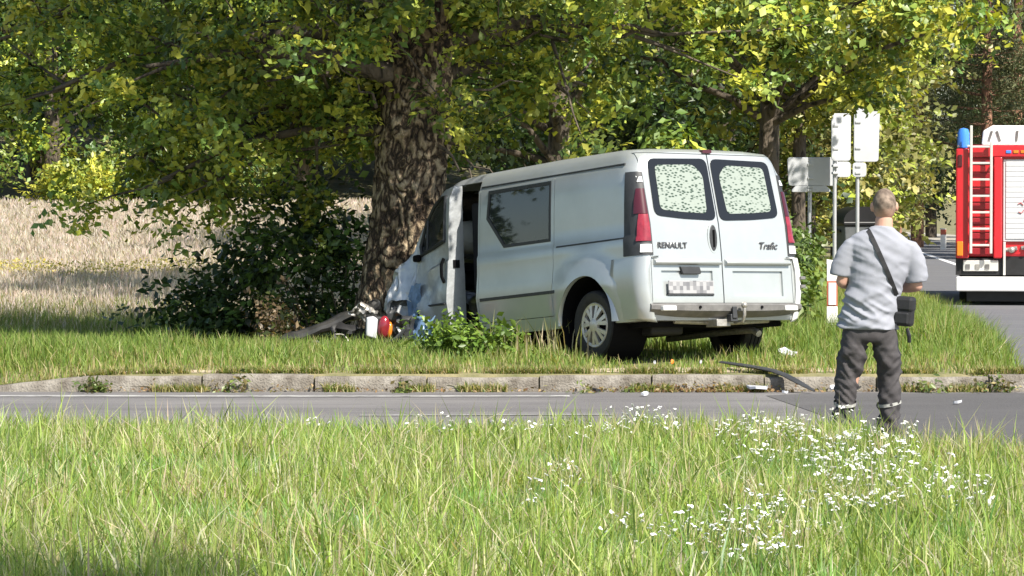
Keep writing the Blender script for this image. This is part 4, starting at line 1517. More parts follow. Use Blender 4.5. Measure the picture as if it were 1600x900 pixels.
# trousers
pm = MB()
pm.tube([(-0.005, 0.02, 0.90), (-0.005, 0.02, 0.80), (-0.010, 0.02, 0.72), (-0.012, 0.02, 0.685)], [(0.170, 0.120), (0.186, 0.135), (0.190, 0.132), (0.150, 0.115)], 24)
pm.tube([(-0.098, 0.02, 0.76), (-0.122, 0.02, 0.62), (-0.158, 0.035, 0.44), (-0.182, 0.02, 0.26), (-0.193, 0.015, 0.10), (-0.196, 0.02, 0.035)], [(0.092, 0.115), (0.092, 0.108), (0.080, 0.090), (0.064, 0.080), (0.060, 0.078), (0.064, 0.084)], 20)
pm.tube([(0.092, 0.02, 0.76), (0.118, 0.02, 0.62), (0.135, 0.035, 0.44), (0.137, 0.02, 0.26), (0.139, 0.015, 0.10), (0.140, 0.02, 0.035)], [(0.096, 0.115), (0.090, 0.108), (0.080, 0.090), (0.072, 0.080), (0.070, 0.078), (0.074, 0.084)], 20)
trousers = remesh(pm.mesh(), 0.011, 5)
def trouser_folds(c):
    cx = -0.14 if c.x < 0 else 0.13
    if c.z > 0.66: cx = 0
    k = max(0.0, min(1.0, (0.80 - c.z) / 0.2))
    n1 = noise.noise(Vector((c.x * 6, c.y * 6, c.z * 15 + abs(c.x) * 18)))
    n2 = noise.noise(Vector((c.x * 14 + 3, c.y * 14, c.z * 30)))
    ridge = 1 - abs(noise.noise(Vector((c.x * 6 + 2, c.y * 6, c.z * 13 - abs(c.x) * 14)))) * 2.4
    d = Vector((c.x - cx, c.y - 0.02, 0))
    low = 1.0 + 0.8 * max(0, (0.25 - c.z) / 0.2)
    return c + (d.normalized() if d.length > 1e-5 else d) * k * low * (0.014 * n1 + 0.007 * n2 + 0.015 * ridge)
deform(trousers, trouser_folds)
tro = link('trousers', trousers, 'trousers', man)
for x, nm in ((-0.180, 0), (0.135, 1)):
    b = MB()
    v, f = [], []
    n = 28
    for zi, z in enumerate((0.240, 0.262)):
        for k in range(n):
            a = 2 * math.pi * k / n
            q = 0.010 * noise.noise(Vector((math.cos(a) * 3 + nm * 7, math.sin(a) * 3, z * 9)))
            v.append((x + 0.012 * (1 if nm == 0 else -0.3) * (z - 0.2) * 4 + ((0.078 if nm == 0 else 0.086) + q) * math.cos(a), 0.018 + (0.094 + q) * math.sin(a), z + 0.02 * math.sin(a + nm)))
    for k in range(n):
        f.append((k, (k + 1) % n, n + (k + 1) % n, n + k))
    b.add(v, f).build('reflective_band', 'reflective', tro, 60)
# shoes
for x, rot in ((-0.200, 14), (0.145, -12)):
    s = MB()
    s.tube([(0, -0.075, 0.045), (0, -0.03, 0.055), (0, 0.06, 0.05), (0, 0.15, 0.04), (0, 0.20, 0.032)], [(0.034, 0.040), (0.044, 0.055), (0.046, 0.048), (0.048, 0.036), (0.030, 0.022)], 16)
    me = remesh(s.mesh(), 0.012, 4)
    deform(me, lambda c: Vector((c.x, c.y, max(c.z, 0.004))))
    link('shoe', me, 'shoe', man, (x, 0.01, 0.0), (0, 0, R(rot)))
# shoulder bag on its strap, a thing of its own that hangs on the man
bag = empty('shoulder_bag', (MX + 0.225, MY - 0.02, 0.80), (0, R(4), R(-25)))
tag(bag, 'small black shoulder bag hanging at the hip of the person', 'bag')
MB().box((-0.065, -0.045, 0.0), (0.075, 0.045, 0.205)).build('pouch', 'bag', bag, bevel=0.025)
MB().box((-0.070, -0.052, 0.10), (0.080, 0.050, 0.212)).build('flap', 'bag', bag, bevel=0.025)
MB().box((-0.048, -0.066, 0.015), (0.056, -0.044, 0.10)).build('pocket', 'bag', bag, bevel=0.012)
MB().tube([(0.05, -0.05, -0.01), (0.07, -0.055, -0.06), (0.075, -0.05, -0.11)], [(0.012, 0.006), (0.016, 0.008), (0.013, 0.006)], 8).build('loose_strap_end', 'bag', bag)
sp = []
inv = (Matrix.Translation(bag.location) @ bag.rotation_euler.to_matrix().to_4x4()).inverted()
bpy.context.view_layer.update()
from mathutils.bvhtree import BVHTree
bvh = BVHTree.FromPolygons([v_.co for v_ in shirt.vertices], [tuple(p.vertices) for p in shirt.polygons])
vs, fs = [], []
N = 30
for q in range(N):
    t = q / (N - 1)
    xx = -0.028 + (0.178 + 0.028) * t
    zz = 1.490 + (1.005 - 1.475) * t
    hit = bvh.ray_cast(Vector((xx, -1, zz)), Vector((0, 1, 0)))
    yv = hit[0].y if hit[0] is not None else (0.03 if t < 0.2 else -0.10)
    if t < 0.12: yv = max(yv, -0.05)
    sp.append(Vector((xx, yv - 0.007, zz)))
for q in range(1, N - 1):
    sp[q].y = min(sp[q].y, (sp[q - 1].y + sp[q + 1].y) / 2)
side = Vector((0.472, 0, 0.21)).normalized() * 0.016
for q, p in enumerate(sp):
    for o_ in (-side, side):
        w_ = Vector((MX, MY, 0)) + p + o_
        vs.append(inv @ w_)
for q in range(N - 1):
    fs.append((2 * q, 2 * q + 1, 2 * q + 3, 2 * q + 2))
st = MB().add(vs, fs).build('strap', 'bag', bag)
md = st.modifiers.new('s', 'SOLIDIFY'); md.thickness = 0.005; md.offset = 0

# ------------------------------------------------------------------ fire engine
FT = empty('fire_engine', (8.58, 53.0, 0.004), (0, 0, R(-8.6)))
tag(FT, 'red fire engine with a roof ladder, parked on the main road', 'fire engine')
W = 1.22
# y runs forward from the rear
MB().box((-W, 0.10, 0.80), (W, 5.2, 2.62)).build('body', 'truck_red', FT, bevel=0.05)
MB().box((-W + 0.04, 5.3, 0.62), (W - 0.04, 7.4, 2.75)).build('cab', 'truck_red', FT, bevel=0.14)
MB().box((-W + 0.06, 6.2, 1.6), (W - 0.06, 7.43, 2.45)).build('cab_window', 'black_glass', FT, bevel=0.05)
# rear frame: corner posts, header
for s in (-1, 1):
    MB().box((min(s * W, s * (W - 0.22)), 0.0, 0.78), (max(s * W, s * (W - 0.22)), 0.095, 2.60)).build('corner_post', 'truck_red', FT, bevel=0.025)
    MB().box((min(s * (W - 0.62), s * (W - 0.76)), 0.0, 0.78), (max(s * (W - 0.62), s * (W - 0.76)), 0.097, 2.46)).build('shutter_frame', 'truck_red', FT, bevel=0.02)
hd = MB().box((-W + 0.225, 0.002, 2.46), (W - 0.225, 0.094, 2.66)).build('header', 'truck_red', FT, bevel=0.02)
for x in (-0.40, -0.28, -0.16, 0.2, 0.32):
    MB().box((x, -0.012, 2.52), (x + 0.085, 0.03, 2.57)).build('marker_light', 'blue_lens' if x < -0.35 or x > 0 else 'orange_lens', hd, bevel=0.008)
# recessed ribbed panel behind the ladder
for k in range(13):
    z = 0.84 + k * 0.125
    MB().box((-W + 0.222, 0.045, z), (-W + 0.618, 0.098, z + 0.108)).build('rib_panel', 'truck_red' if k % 2 else 'truck_dark_red', FT, bevel=0.012)
    MB().box((W - 0.618, 0.045, z), (W - 0.222, 0.098, z + 0.108)).build('rib_panel', 'truck_red' if k % 2 else 'truck_dark_red', FT, bevel=0.012)
# roller shutter: slats
shp = MB().box((-0.44, 0.062, 1.06), (0.44, 0.098, 2.42)).build('shutter', 'shutter', FT, bevel=0.006)
for k in range(15):
    MB().box((-0.40, 0.047, 1.10 + k * 0.086), (0.40, 0.0615, 1.182 + k * 0.086)).build('slat', 'shutter', shp, bevel=0.006)
for pts in ([(-0.19, 1.55), (-0.14, 1.53), (-0.10, 1.58), (-0.06, 1.62)], [(-0.20, 1.68), (-0.15, 1.70), (-0.11, 1.66)], [(-0.10, 1.72), (-0.04, 1.86), (0.05, 1.74)], [(-0.02, 1.60), (0.06, 1.56), (0.12, 1.62)]):
    MB().tube([(x, 0.044, z) for x, z in pts], 0.016, 6, flat=0.4).build('red_marking', 'truck_red', shp)
# pump bay under the shutter
MB().box((-0.445, 0.12, 0.50), (0.445, 0.16, 1.055)).build('pump_bay', 'truck_black', FT)
for k, (x, z) in enumerate(((-0.30, 0.92), (-0.05, 0.95), (0.2, 0.9))):
    MB().tube([(x - 0.09, 0.10, z), (x + 0.09, 0.08, z + 0.03)], 0.035, 8).ball((x, 0.07, z), 0.055).build('hose_coupling', 'steel', FT, 40)
MB().box((-0.44, 0.03, 0.50), (-0.40, 0.10, 1.05)).build('bay_pillar', 'alloy', FT, bevel=0.006)
# lower panels, bumper
for s in (-1, 1):
    MB().box((min(s * W, s * 0.445), 0.09, 0.50), (max(s * W, s * 0.445), 0.13, 0.78)).build('rear_skirt', 'truck_black', FT)
    pl = MB().box((min(s * (W - 0.12), s * (W - 0.70)), 0.055, 0.565), (max(s * (W - 0.12), s * (W - 0.70)), 0.088, 0.75)).build('lamp_panel', 'alloy', FT, bevel=0.012)
    for k in range(3):
        MB().box((s * (W - 0.2 - 0.16 * k) - 0.035, 0.040, 0.60), (s * (W - 0.2 - 0.16 * k) + 0.035, 0.054, 0.68)).build('plate_patch', 'grey_plastic' if k != 1 else 'steel', pl)
    MB().box((s * (W - 0.07) - 0.05, -0.03, 0.82), (s * (W - 0.07) + 0.05, 0.0, 1.06)).build('tail_lamp', 'orange_lens', FT, bevel=0.012)
    MB().box((s * (W - 0.07) - 0.035, -0.02, 2.30), (s * (W - 0.07) + 0.035, 0.0, 2.5)).build('tail_lamp', 'dark_red_lens', FT, bevel=0.012)
    MB().lathe([(0.0, 2.62), (0.105, 2.62), (0.105, 2.68), (0.10, 2.86), (0.075, 2.93), (0.0, 2.95)], 18, 'z', (s * (W - 0.12), 0.2, 0)).build('beacon', 'blue_lens', FT, 40)
    for y in (1.4, 5.9):
        MB().lathe([(0.30, -0.14), (0.44, -0.15), (0.48, -0.09), (0.48, 0.09), (0.44, 0.15), (0.30, 0.14)], 28, 'x', (s * (W - 0.2), y, 0.48)).build('wheel', 'rubber', FT, 40)
MB().box((-W + 0.01, -0.12, 0.235), (W - 0.01, 0.05, 0.475)).build('bumper', 'truck_white', FT, bevel=0.02)
MB().box((-W + 0.18, 0.06, 0.06), (W - 0.18, 0.5, 0.235)).build('underrun_bar', 'truck_black', FT, bevel=0.01)
MB().box((-W + 0.10, 0.5, 0.30), (W - 0.10, 5.2, 0.80)).build('chassis', 'truck_black', FT)
# ladder
lad = empty('ladder', (0, 0, 0), (0, 0, 0), FT)
xl_, xr_ = -W + 0.25, -W + 0.58
for x in (xl_, xr_):
    MB().box((x - 0.022, -0.10, 0.86), (x + 0.022, -0.055, 2.98 if x == xl_ else 2.72)).build('rail', 'alloy', lad, bevel=0.008)
for k in range(7):
    z = 0.98 + k * 0.272
    MB().box((xl_ + 0.023, -0.092, z), (xr_ - 0.023, -0.062, z + 0.036)).build('rung', 'alloy', lad, bevel=0.006)
for z in (1.1, 2.3):
    for x in (xl_, xr_):
        MB().box((x - 0.012, -0.054, z), (x + 0.012, 0.044, z + 0.03)).build('bracket', 'alloy', lad)
# roof gear: pale alloy box with bundled gear
rb = MB().prism([(-0.80, 2.665), (0.95, 2.665), (0.95, 2.90), (0.80, 2.98), (-0.62, 2.99), (-0.78, 2.90)], 0.25, 4.2, 'y').build('roof_box', 'truck_white', FT, bevel=0.03)
for x, a in ((-0.66, 0.3), (-0.52, -0.3), (-0.22, 0.1), (0.15, 0.2), (0.35, -0.2)):
    MB().box((x - 0.018, 0.235, 2.72), (x + 0.018, 0.252, 2.90), Matrix.Translation((x, 0, 2.8)) @ Matrix.Rotation(a, 4, 'Y') @ Matrix.Translation((-x, 0, -2.8))).build('strap', 'grey_plastic', rb)
MB().box((-W + 0.02, 0.12, 2.622), (W - 0.02, 5.15, 2.662)).build('roof', 'alloy', FT, bevel=0.01)

# ------------------------------------------------------------------ signs, posts, container
def sign(name, x, y, parts_, post_h, label, z0=None, yaw=0.0):
    zb = float(zg(x, y)) - 0.19
    e = empty(name, (x, y, zb), (0, 0, R(yaw)))
    tag(e, label, 'road sign')
    MB().lathe([(0.0, 0), (0.032, 0), (0.032, post_h), (0.0, post_h)], 12).build('post', 'galv', e, 50)
    for (nm, poly) in parts_:
        pts = rounded(poly, 0.05)
        b = MB().prism(pts, -0.060, -0.040, 'y').build(nm, 'sign_back', e)
        cx = sum(p[0] for p in poly) / len(poly); cz = sum(p[1] for p in poly) / len(poly)
        rim = [(p[0], -0.05, p[1]) for p in pts]
        MB().tube(rim + [rim[0]], 0.010, 6).build('rim', 'sign_back', b)
        zs = [p[1] for p in poly]
        for k in (0.25, 0.75):
            z = min(zs) + (max(zs) - min(zs)) * k
            MB().box((-0.045, -0.075, z - 0.018), (0.045, 0.036, z + 0.018)).build('clamp', 'galv', b, bevel=0.004)
    return e


sign('road_sign', 4.80, 51.6, [('panel', [(-0.34, 1.96), (0.42, 1.96), (0.44, 2.40), (-0.36, 2.40)]), ('lower_panel', [(-0.31, 1.86), (0.34, 1.86), (0.24, 1.955), (-0.22, 1.955)])], 2.02, 'pale back of a wide road sign beside the van roof corner')
sign('road_sign', 5.16, 51.2, [('panel', [(-0.06, 2.36), (0.24, 2.36), (0.24, 3.10), (-0.06, 3.10)]), ('plate', [(0.02, 2.10), (0.24, 2.10), (0.24, 2.33), (0.02, 2.33)])], 3.1, 'tall narrow sign back with a small plate on a grey post', yaw=8)
sign('road_sign', 5.72, 53.0, [('panel', [(-0.06, 2.37), (0.33, 2.37), (0.35, 3.21), (-0.06, 3.23)]), ('plate', [(-0.08, 2.12), (0.13, 2.12), (0.13, 2.34), (-0.08, 2.34)])], 3.25, 'tall pale sign back with a small plate nearest the fire engine')


def guide_post(x, y, h, w, bands, label, name='guide_post'):
    zb = float(zg(x, y)) - 0.02
    e = empty(name, (x, y, zb))
    tag(e, label, 'guide post')
    z = 0
    for zt_, m in bands:
        MB().prism([(-w / 2, -w * 0.32), (w / 2, -w * 0.32), (w * 0.36, w * 0.3), (-w * 0.36, w * 0.3)], z + 0.001, zt_, 'z').build('band', m, e, bevel=0.006)
        z = zt_
    MB().prism([(-w / 2, 0), (w / 2, 0), (w / 2, 0.03), (-w / 2, 0.05)], -w * 0.32, w * 0.3, 'y').build('cap', 'post_white', e, loc=(0, 0, z + 0.001))
    return e


gp = guide_post(3.32, 33.2, 0.9, 0.115, [(0.42, 'post_white'), (0.68, 'post_red'), (0.86, 'post_white')], 'white guide post with a red band beside the man')
MB().box((-0.040, -0.046, 0.435), (0.040, -0.038, 0.665)).build('reflector', 'post_white', gp, bevel=0.003)
guide_post(14.3 + 2.0, 121.0, 1.0, 0.22, [(0.62, 'post_white'), (0.82, 'post_red')], 'small red and white guide post beyond the far road edge')

bx, by = 6.05, 56.0
bz = float(zg(bx, by))
cont = empty('waste_container', (bx, by, bz), (0, 0, R(12)))
tag(cont, 'dark grey waste container with rounded black lid behind the man', 'waste container')
cont.scale = (0.58, 0.8, 1.0)
MB().prism([(-0.52, 0.14), (0.52, 0.14), (0.62, 1.12), (-0.62, 1.12)], -0.45, 0.45, 'y').build('body', 'bin_grey', cont, bevel=0.03)
MB().box((-0.66, -0.49, 1.10), (0.66, 0.49, 1.17)).build('rim', 'bin_black', cont, bevel=0.02)
lid = [(0.66 * math.cos(a), 1.172 + 0.26 * math.sin(a)) for a in np.linspace(0, math.pi, 14)]
MB().prism(lid, -0.48, 0.48, 'y').build('lid', 'bin_black', cont, 40)
for sx in (-0.4, 0.4):
    for sy in (-0.33, 0.33):
        MB().lathe([(0.0, -0.025), (0.08, -0.03), (0.08, 0.03), (0.0, 0.025)], 12, 'x', (sx, sy, 0.08)).build('castor', 'rubber', cont, 40)
for sx in (-0.635, 0.635):
    MB().box((sx - 0.03, -0.2, 0.98), (sx + 0.03, 0.2, 1.03)).build('grip', 'bin_black', cont, bevel=0.01)

# ------------------------------------------------------------------ trees
GREEN = [(0.09, 0.16, 0.034), (0.14, 0.22, 0.044), (0.22, 0.28, 0.06), (0.055, 0.10, 0.026)]
YELLOWG = [(0.37, 0.395, 0.055), (0.28, 0.335, 0.05), (0.16, 0.225, 0.038), (0.45, 0.44, 0.065)]
OLIVE = [(0.22, 0.215, 0.065), (0.16, 0.175, 0.048), (0.28, 0.25, 0.08), (0.10, 0.125, 0.036)]
SHADEG = [(0.030, 0.058, 0.018), (0.045, 0.080, 0.022), (0.070, 0.115, 0.034), (0.025, 0.045, 0.015)]  # greens darkened to hold the shade of wood and thicket
PINE = [(0.080, 0.098, 0.040), (0.115, 0.125, 0.055), (0.055, 0.072, 0.032), (0.15, 0.15, 0.07)]


def in_ellipsoid(rng, c, r, n, shell=0.35):
    d = unit(rng.normal(size=(n, 3)))
    q = rng.uniform(shell ** 3, 1, (n, 1)) ** (1 / 3)
    return np.array(c)[None] + d * q * np.array(r)[None]


NRM = {}


def clump_leaves(rng, centres, per, spread, size, cols, weights=None, tint=0.25, flat=0.6, spray=8):
    """Leaves set along short twigs (sprays), the sprays gathered in clumps; each clump and spray has its own tone."""
    P, S, Cc, Nn = [], [], [], []
    cols = np.array(cols)
    for c in centres:
        k = max(2, int(per * rng.uniform(0.55, 1.45) / spray))
        s = spread * rng.uniform(0.55, 1.35)
        sc = rng.normal(size=(k, 3)) * np.array([s, s, s * flat]) + c
        d = unit(unit(sc - c) * 0.7 + rng.normal(size=(k, 3)) * 0.7 + np.array([0, 0, -0.25]))
        nr = unit(rng.normal(size=(k, 3)) * 0.55 + unit(sc - c) * 0.35 + np.array([0.0, -0.1, 0.75]))
        sd = np.cross(nr, d)
        base = cols[rng.choice(len(cols), k, p=weights)] * rng.uniform(1 - tint, 1 + tint) * rng.uniform(0.75, 1.25, (k, 1))
        m = rng.uniform(size[0], size[1], k)
        t = np.linspace(-0.5, 0.5, spray)[None, :, None]
        alt = np.where(np.arange(spray) % 2 == 0, 1.0, -1.0)[None, :, None]
        L = m[:, None, None]
        p = sc[:, None] + d[:, None] * t * L * spray * 0.42 + sd[:, None] * alt * L * rng.uniform(0.15, 0.6, (k, spray, 1)) + rng.normal(size=(k, spray, 3)) * L * 0.18
        P.append(p.reshape(-1, 3))
        S.append((m[:, None] * rng.uniform(0.6, 1.25, (k, spray))).ravel())
        Cc.append((base[:, None] * rng.uniform(0.82, 1.18, (k, spray, 1))).reshape(-1, 3))
        Nn.append((nr[:, None] + rng.normal(size=(k, spray, 3)) * 0.38).reshape(-1, 3))
    P = np.concatenate(P)
    NRM[len(P)] = np.concatenate(Nn)
    return P, np.concatenate(S), np.clip(np.concatenate(Cc), 0, 1)


def limb(mb, a, b, r0, r1, rng, k=7, sag=0.0, wig=0.06):
    a, b = np.array(a, float), np.array(b, float)
    L = np.linalg.norm(b - a)
    pts = []
    for i in range(k):
        t = i / (k - 1)
        p = a + (b - a) * t + rng.normal(size=3) * wig * L * 0.18 * (0 < i < k - 1)
        p[2] += sag * L * math.sin(math.pi * t)
        pts.append(tuple(p))
    mb.tube(pts, [r0 + (r1 - r0) * (i / (k - 1)) ** 0.8 for i in range(k)], 7)
    return pts


def trunk_mesh(path, rads, n=40, lump=0.10, freq=2.0, steps=60, knots=0.0):
    ps = np.array(path, float)
    t = np.linspace(0, 1, len(ps))
    tt = np.linspace(0, 1, steps)
    v, f = [], []
    for i, q in enumerate(tt):
        c = np.array([np.interp(q, t, ps[:, k]) for k in range(3)])
        r = np.interp(q, t, rads)
        for k in range(n):
            a = 2 * math.pi * k / n
            d = Vector((math.cos(a), math.sin(a), 0))
            nv = noise.noise(Vector((d.x * freq, d.y * freq, c[2] * 1.1))) + 0.6 * noise.noise(Vector((d.x * freq * 2.6, d.y * freq * 2.6, c[2] * 2.2 + 9))) \
                + 0.35 * (1 - abs(noise.noise(Vector((d.x * freq * 5, d.y * freq * 5, c[2] * 2.5)))) * 2)
            rr = r * (1 + lump * nv)
            if knots:
                w1 = noise.noise(Vector((d.x * 4.2, d.y * 4.2, c[2] * 5.5 + 3)))
                w2 = noise.noise(Vector((d.x * 9 + 5, d.y * 9, c[2] * 9)))
                w3 = noise.noise(Vector((d.x * 18 + 5, d.y * 18, c[2] * 16)))
                rr += knots * (0.8 * w1 + 0.6 * (0.4 - abs(w2)) + 0.35 * w3)
            v.append((c[0] + rr * d.x, c[1] + rr * d.y, c[2]))
    for i in range(steps - 1):
        for k in range(n):
            f.append((i * n + k, i * n + (k + 1) % n, (i + 1) * n + (k + 1) % n, (i + 1) * n + k))
    return MB().add(v, f).mesh('trunk', 60, recalc=True)


rng = np.random.default_rng(11)
TX, TY = -1.19, 33.05
tree = empty('oak_tree', (TX, TY, float(zg(TX, TY)) - 0.1))
tag(tree, 'large old tree with a thick leaning trunk struck by the van', 'tree')
tb = tree.location
path = [(-0.06, 0, 0), (-0.04, 0, 0.35), (0.02, 0, 0.9), (0.10, 0.0, 1.6), (0.18, 0.02, 2.5), (0.215, 0.03, 3.2), (0.23, 0.05, 4.2), (0.3, 0.2, 6.0), (0.5, 0.4, 8.5)]
link('trunk', trunk_mesh(path, [0.55, 0.43, 0.37, 0.35, 0.355, 0.335, 0.30, 0.24, 0.14], 110, 0.10, 2.2, 260, 0.045), 'bark', tree)
lm = MB()
C_list = []
# long low boughs and the clumps they carry
for (a, b, r0, nclump, spr) in (
        ((0.1, -0.1, 3.0), (-2.5, -0.7, 3.1), 0.13, 12, 0.75), ((0.1, 0.0, 3.4), (-3.6, 0.4, 2.9), 0.12, 14, 0.8),
        ((0.1, 0.2, 2.8), (-2.0, 1.6, 2.4), 0.11, 12, 0.8), ((0.1, -0.2, 3.7), (-1.3, -1.5, 4.0), 0.11, 12, 0.7),
        ((0.2, 0.1, 3.3), (2.8, 0.8, 3.5), 0.13, 14, 0.8), ((0.2, 0.2, 3.0), (2.0, 1.9, 3.0), 0.11, 12, 0.75),
        ((0.2, 0.0, 4.0), (4.0, -0.4, 4.3), 0.13, 16, 0.85), ((0.2, -0.2, 4.0), (1.7, -1.9, 4.5), 0.12, 12, 0.75),
        ((0.2, 0.3, 4.2), (0.4, 3.2, 4.0), 0.12, 12, 0.8), ((0.15, 0.2, 3.6), (-4.4, 2.2, 3.6), 0.12, 14, 0.9),
        ((0.0, 0.1, 2.5), (-2.5, 0.5, 1.95), 0.07, 12, 0.42), ((0.0, 0.1, 2.7), (-2.9, 1.2, 2.2), 0.07, 12, 0.5), ((0.2, 0.1, 4.4), (-3.8, -1.0, 5.0), 0.12, 14, 0.9), ((0.25, 0.2, 4.8), (3.6, 2.4, 4.9), 0.12, 14, 0.9)):
    pts = limb(lm, a, b, r0, 0.02, rng, 8, 0.08)
    for k in range(nclump):
        t = rng.uniform(0.3, 1.1)
        p = np.array(a) + (np.array(b) - np.array(a)) * t + rng.normal(size=3) * np.array([spr, spr, spr * 0.55])
        C_list.append(p)
        limb(lm, np.array(a) + (np.array(b) - np.array(a)) * min(t, 0.95), p, 0.022, 0.006, rng, 4)
low_n = len(C_list)
# the high crown
for p in in_ellipsoid(rng, (-0.2, 0.4, 8.4), (4.4, 3.6, 2.8), 80, 0.3):
    C_list.append(p)
for p in in_ellipsoid(rng, (1.5, -3.2, 7.8), (2.8, 2.1, 1.7), 62, 0.2):
    C_list.append(p)
for p in in_ellipsoid(rng, (-1.6, -1.6, 7.8), (2.4, 1.8, 1.5), 42, 0.2):
    C_list.append(p)
for k in range(32):
    p = C_list[low_n + k * 5]
    limb(lm, (0.3, 0.2, 5.2 + rng.uniform(0, 2)), p, 0.12, 0.02, rng, 7, 0.05)
# dead twigs and sprigs straight from the trunk
for (a, b) in (((0.45, -0.2, 2.62), (0.95, -0.5, 2.75)), ((0.5, -0.1, 2.35), (1.05, -0.5, 1.95)), ((0.45, -0.25, 2.3), (0.8, -0.6, 1.9)), ((-0.2, -0.3, 2.7), (-0.6, -0.7, 3.2)), ((0.5, -0.1, 2.75), (1.3, -0.4, 2.95))):
    limb(lm, a, b, 0.022, 0.006, rng, 6, 0.03, 0.25)
lo = lm.build('limbs', 'dark_bark', tree, 60)
lo['kind'] = 'stuff'
sprig = [(-0.42, -0.45, 2.35), (-0.40, -0.5, 2.65), (-0.5, -0.5, 2.15), (-0.30, -0.5, 2.5), (-0.3, -0.6, 3.45), (-0.6, -0.6, 3.5), (-0.1, -0.7, 3.55), (-0.9, -0.6, 3.55), (-0.2, -0.7, 3.3), (0.2, -0.6, 3.6),
         (-1.2, -0.7, 3.5), (-1.0, -0.7, 3.7), (0.55, -0.5, 3.1), (0.6, -0.4, 3.4), (0.5, -0.5, 2.7), (0.65, -0.4, 2.4), (-0.45, -0.5, 2.9)]
parts_ = []
for (cl, per, spr, size, cols_, tint) in (
        (C_list[:low_n], 270, 0.21, (0.065, 0.125), YELLOWG + GREEN[:3], 0.40),
        (C_list[low_n:], 240, 0.5, (0.09, 0.16), YELLOWG + GREEN[:2], 0.3),
        ([np.array(q) for q in sprig], 64, 0.10, (0.05, 0.10), YELLOWG, 0.2)):
    q = clump_leaves(rng, cl, per, spr, size, cols_, None, tint, 0.7)
    parts_.append((*q, NRM.pop(len(q[0]))))
P_, S_, C_, N_ = (np.concatenate([q[k] for q in parts_]) for k in range(4))
crown = link('crown', leaves_mesh('crown', P_, S_, C_, rng, narrow=0.6, normals=N_), 'leaf', tree)


# --- generic trees of the wood, built once for each kind and copied
def broadleaf(name, h, r, base, cols, seed, nclump=105, per=230, leaf=(0.12, 0.23), bark='dark_bark', weights=None, trunk_r=0.2):
    rg = np.random.default_rng(seed)
    e = empty(name)
    me = trunk_mesh([(0, 0, -0.2), (0.05, 0, h * 0.3), (0.1, 0.1, h * 0.6), (0, 0, h * 0.9)], [trunk_r * 1.25, trunk_r, trunk_r * 0.7, 0.04], 14, 0.1, 2.0, 16)
    link('trunk', me, bark, e)
    mid = (base + h) / 2
    cs = in_ellipsoid(rg, (0, 0, mid), (r, r, (h - base) / 2), nclump, 0.45)
    # uneven outline
    cs[:, 0] *= 1 + 0.22 * np.sin(cs[:, 2] * 1.7 + seed)
    cs[:, 1] *= 1 + 0.22 * np.cos(cs[:, 2] * 1.3 + seed * 2)
    lm_ = MB()
    for k in range(0, nclump, 4):
        z = min(max(cs[k][2] - r * 0.4, base * 0.8 + 0.2), h * 0.8)
        limb(lm_, (0.05, 0.03, z), cs[k], 0.05, 0.012, rg, 5, 0.05)
    lm_.build('limbs', bark, e, 60)['kind'] = 'stuff'
    p, s, c = clump_leaves(rg, cs, per, 0.40, leaf, cols, weights, 0.45, 0.65)
    p[:, 2] = np.maximum(p[:, 2], 0.05)
    link('crown', leaves_mesh('crown', p, s, c, rg, up=0.6, narrow=0.62), 'leaf', e)
    return e


def pine(name, h, base, seed):
    rg = np.random.default_rng(seed)
    e = empty(name)
    link('trunk', trunk_mesh([(0, 0, -0.2), (0.04, 0.02, h * 0.4), (-0.03, 0.05, h * 0.7), (0, 0, h)], [0.24, 0.19, 0.13, 0.03], 14, 0.08, 2.0, 18), 'pine_bark', e)
    cs = []
    lm_ = MB()
    z = base
    while z < h - 0.4:
        k = rg.integers(3, 6)
        Lb = 2.1 * (1 - (z - base) / (h - base) * 0.65) * rg.uniform(0.7, 1.15)
        a0 = rg.uniform(0, 6.28)
        for j in range(k):
            a = a0 + j * 6.28 / k + rg.uniform(-0.3, 0.3)
            tip = np.array([math.cos(a) * Lb, math.sin(a) * Lb, z + rg.uniform(-0.15, 0.35)])
            limb(lm_, (0, 0, z - 0.1), tip, 0.035, 0.008, rg, 5, -0.05)
            for t in (0.55, 0.8, 1.0):
                cs.append(np.array([0, 0, z]) + (tip - np.array([0, 0, z])) * t + rg.normal(size=3) * 0.15)
        z += rg.uniform(0.38, 0.6)
    # dead lower twigs
    for z in np.arange(1.2, base, 0.5):
        a = rg.uniform(0, 6.28)
        limb(lm_, (0, 0, z), (math.cos(a) * rg.uniform(0.4, 1.1), math.sin(a) * rg.uniform(0.4, 1.1), z + rg.uniform(-0.2, 0.2)), 0.02, 0.005, rg, 4)
    lm_.build('limbs', 'pine_bark', e, 60)['kind'] = 'stuff'
    p, s, c = clump_leaves(rg, cs, 72, 0.24, (0.16, 0.30), PINE, None, 0.35, 0.42)
    link('crown', leaves_mesh('crown', p, s, c, rg, up=0.5, narrow=0.20, fold=0.1), 'needle', e)
    return e


kinds = {
    'green': broadleaf('broadleaf_tree', 13.0, 3.3, 0.7, GREEN, 21),
    'green2': broadleaf('broadleaf_tree', 12.0, 3.0, 0.9, GREEN + YELLOWG[:2], 22),
    'yellow': broadleaf('young_oak_tree', 10.5, 2.7, 0.5, YELLOWG, 23),
    'olive': broadleaf('young_oak_tree', 10.0, 2.3, 0.4, OLIVE + YELLOWG[1:2], 24, 90, 140, (0.14, 0.24)),
    'dark': broadleaf('broadleaf_tree', 12.5, 3.3, 0.4, SHADEG, 25, 110, 150),  # the wood's shade is put into these dark leaves
    'pine': pine('pine_tree', 14.0, 3.6, 31),
    'pine2': pine('pine_tree', 15.0, 4.6, 32),
}
used = set()


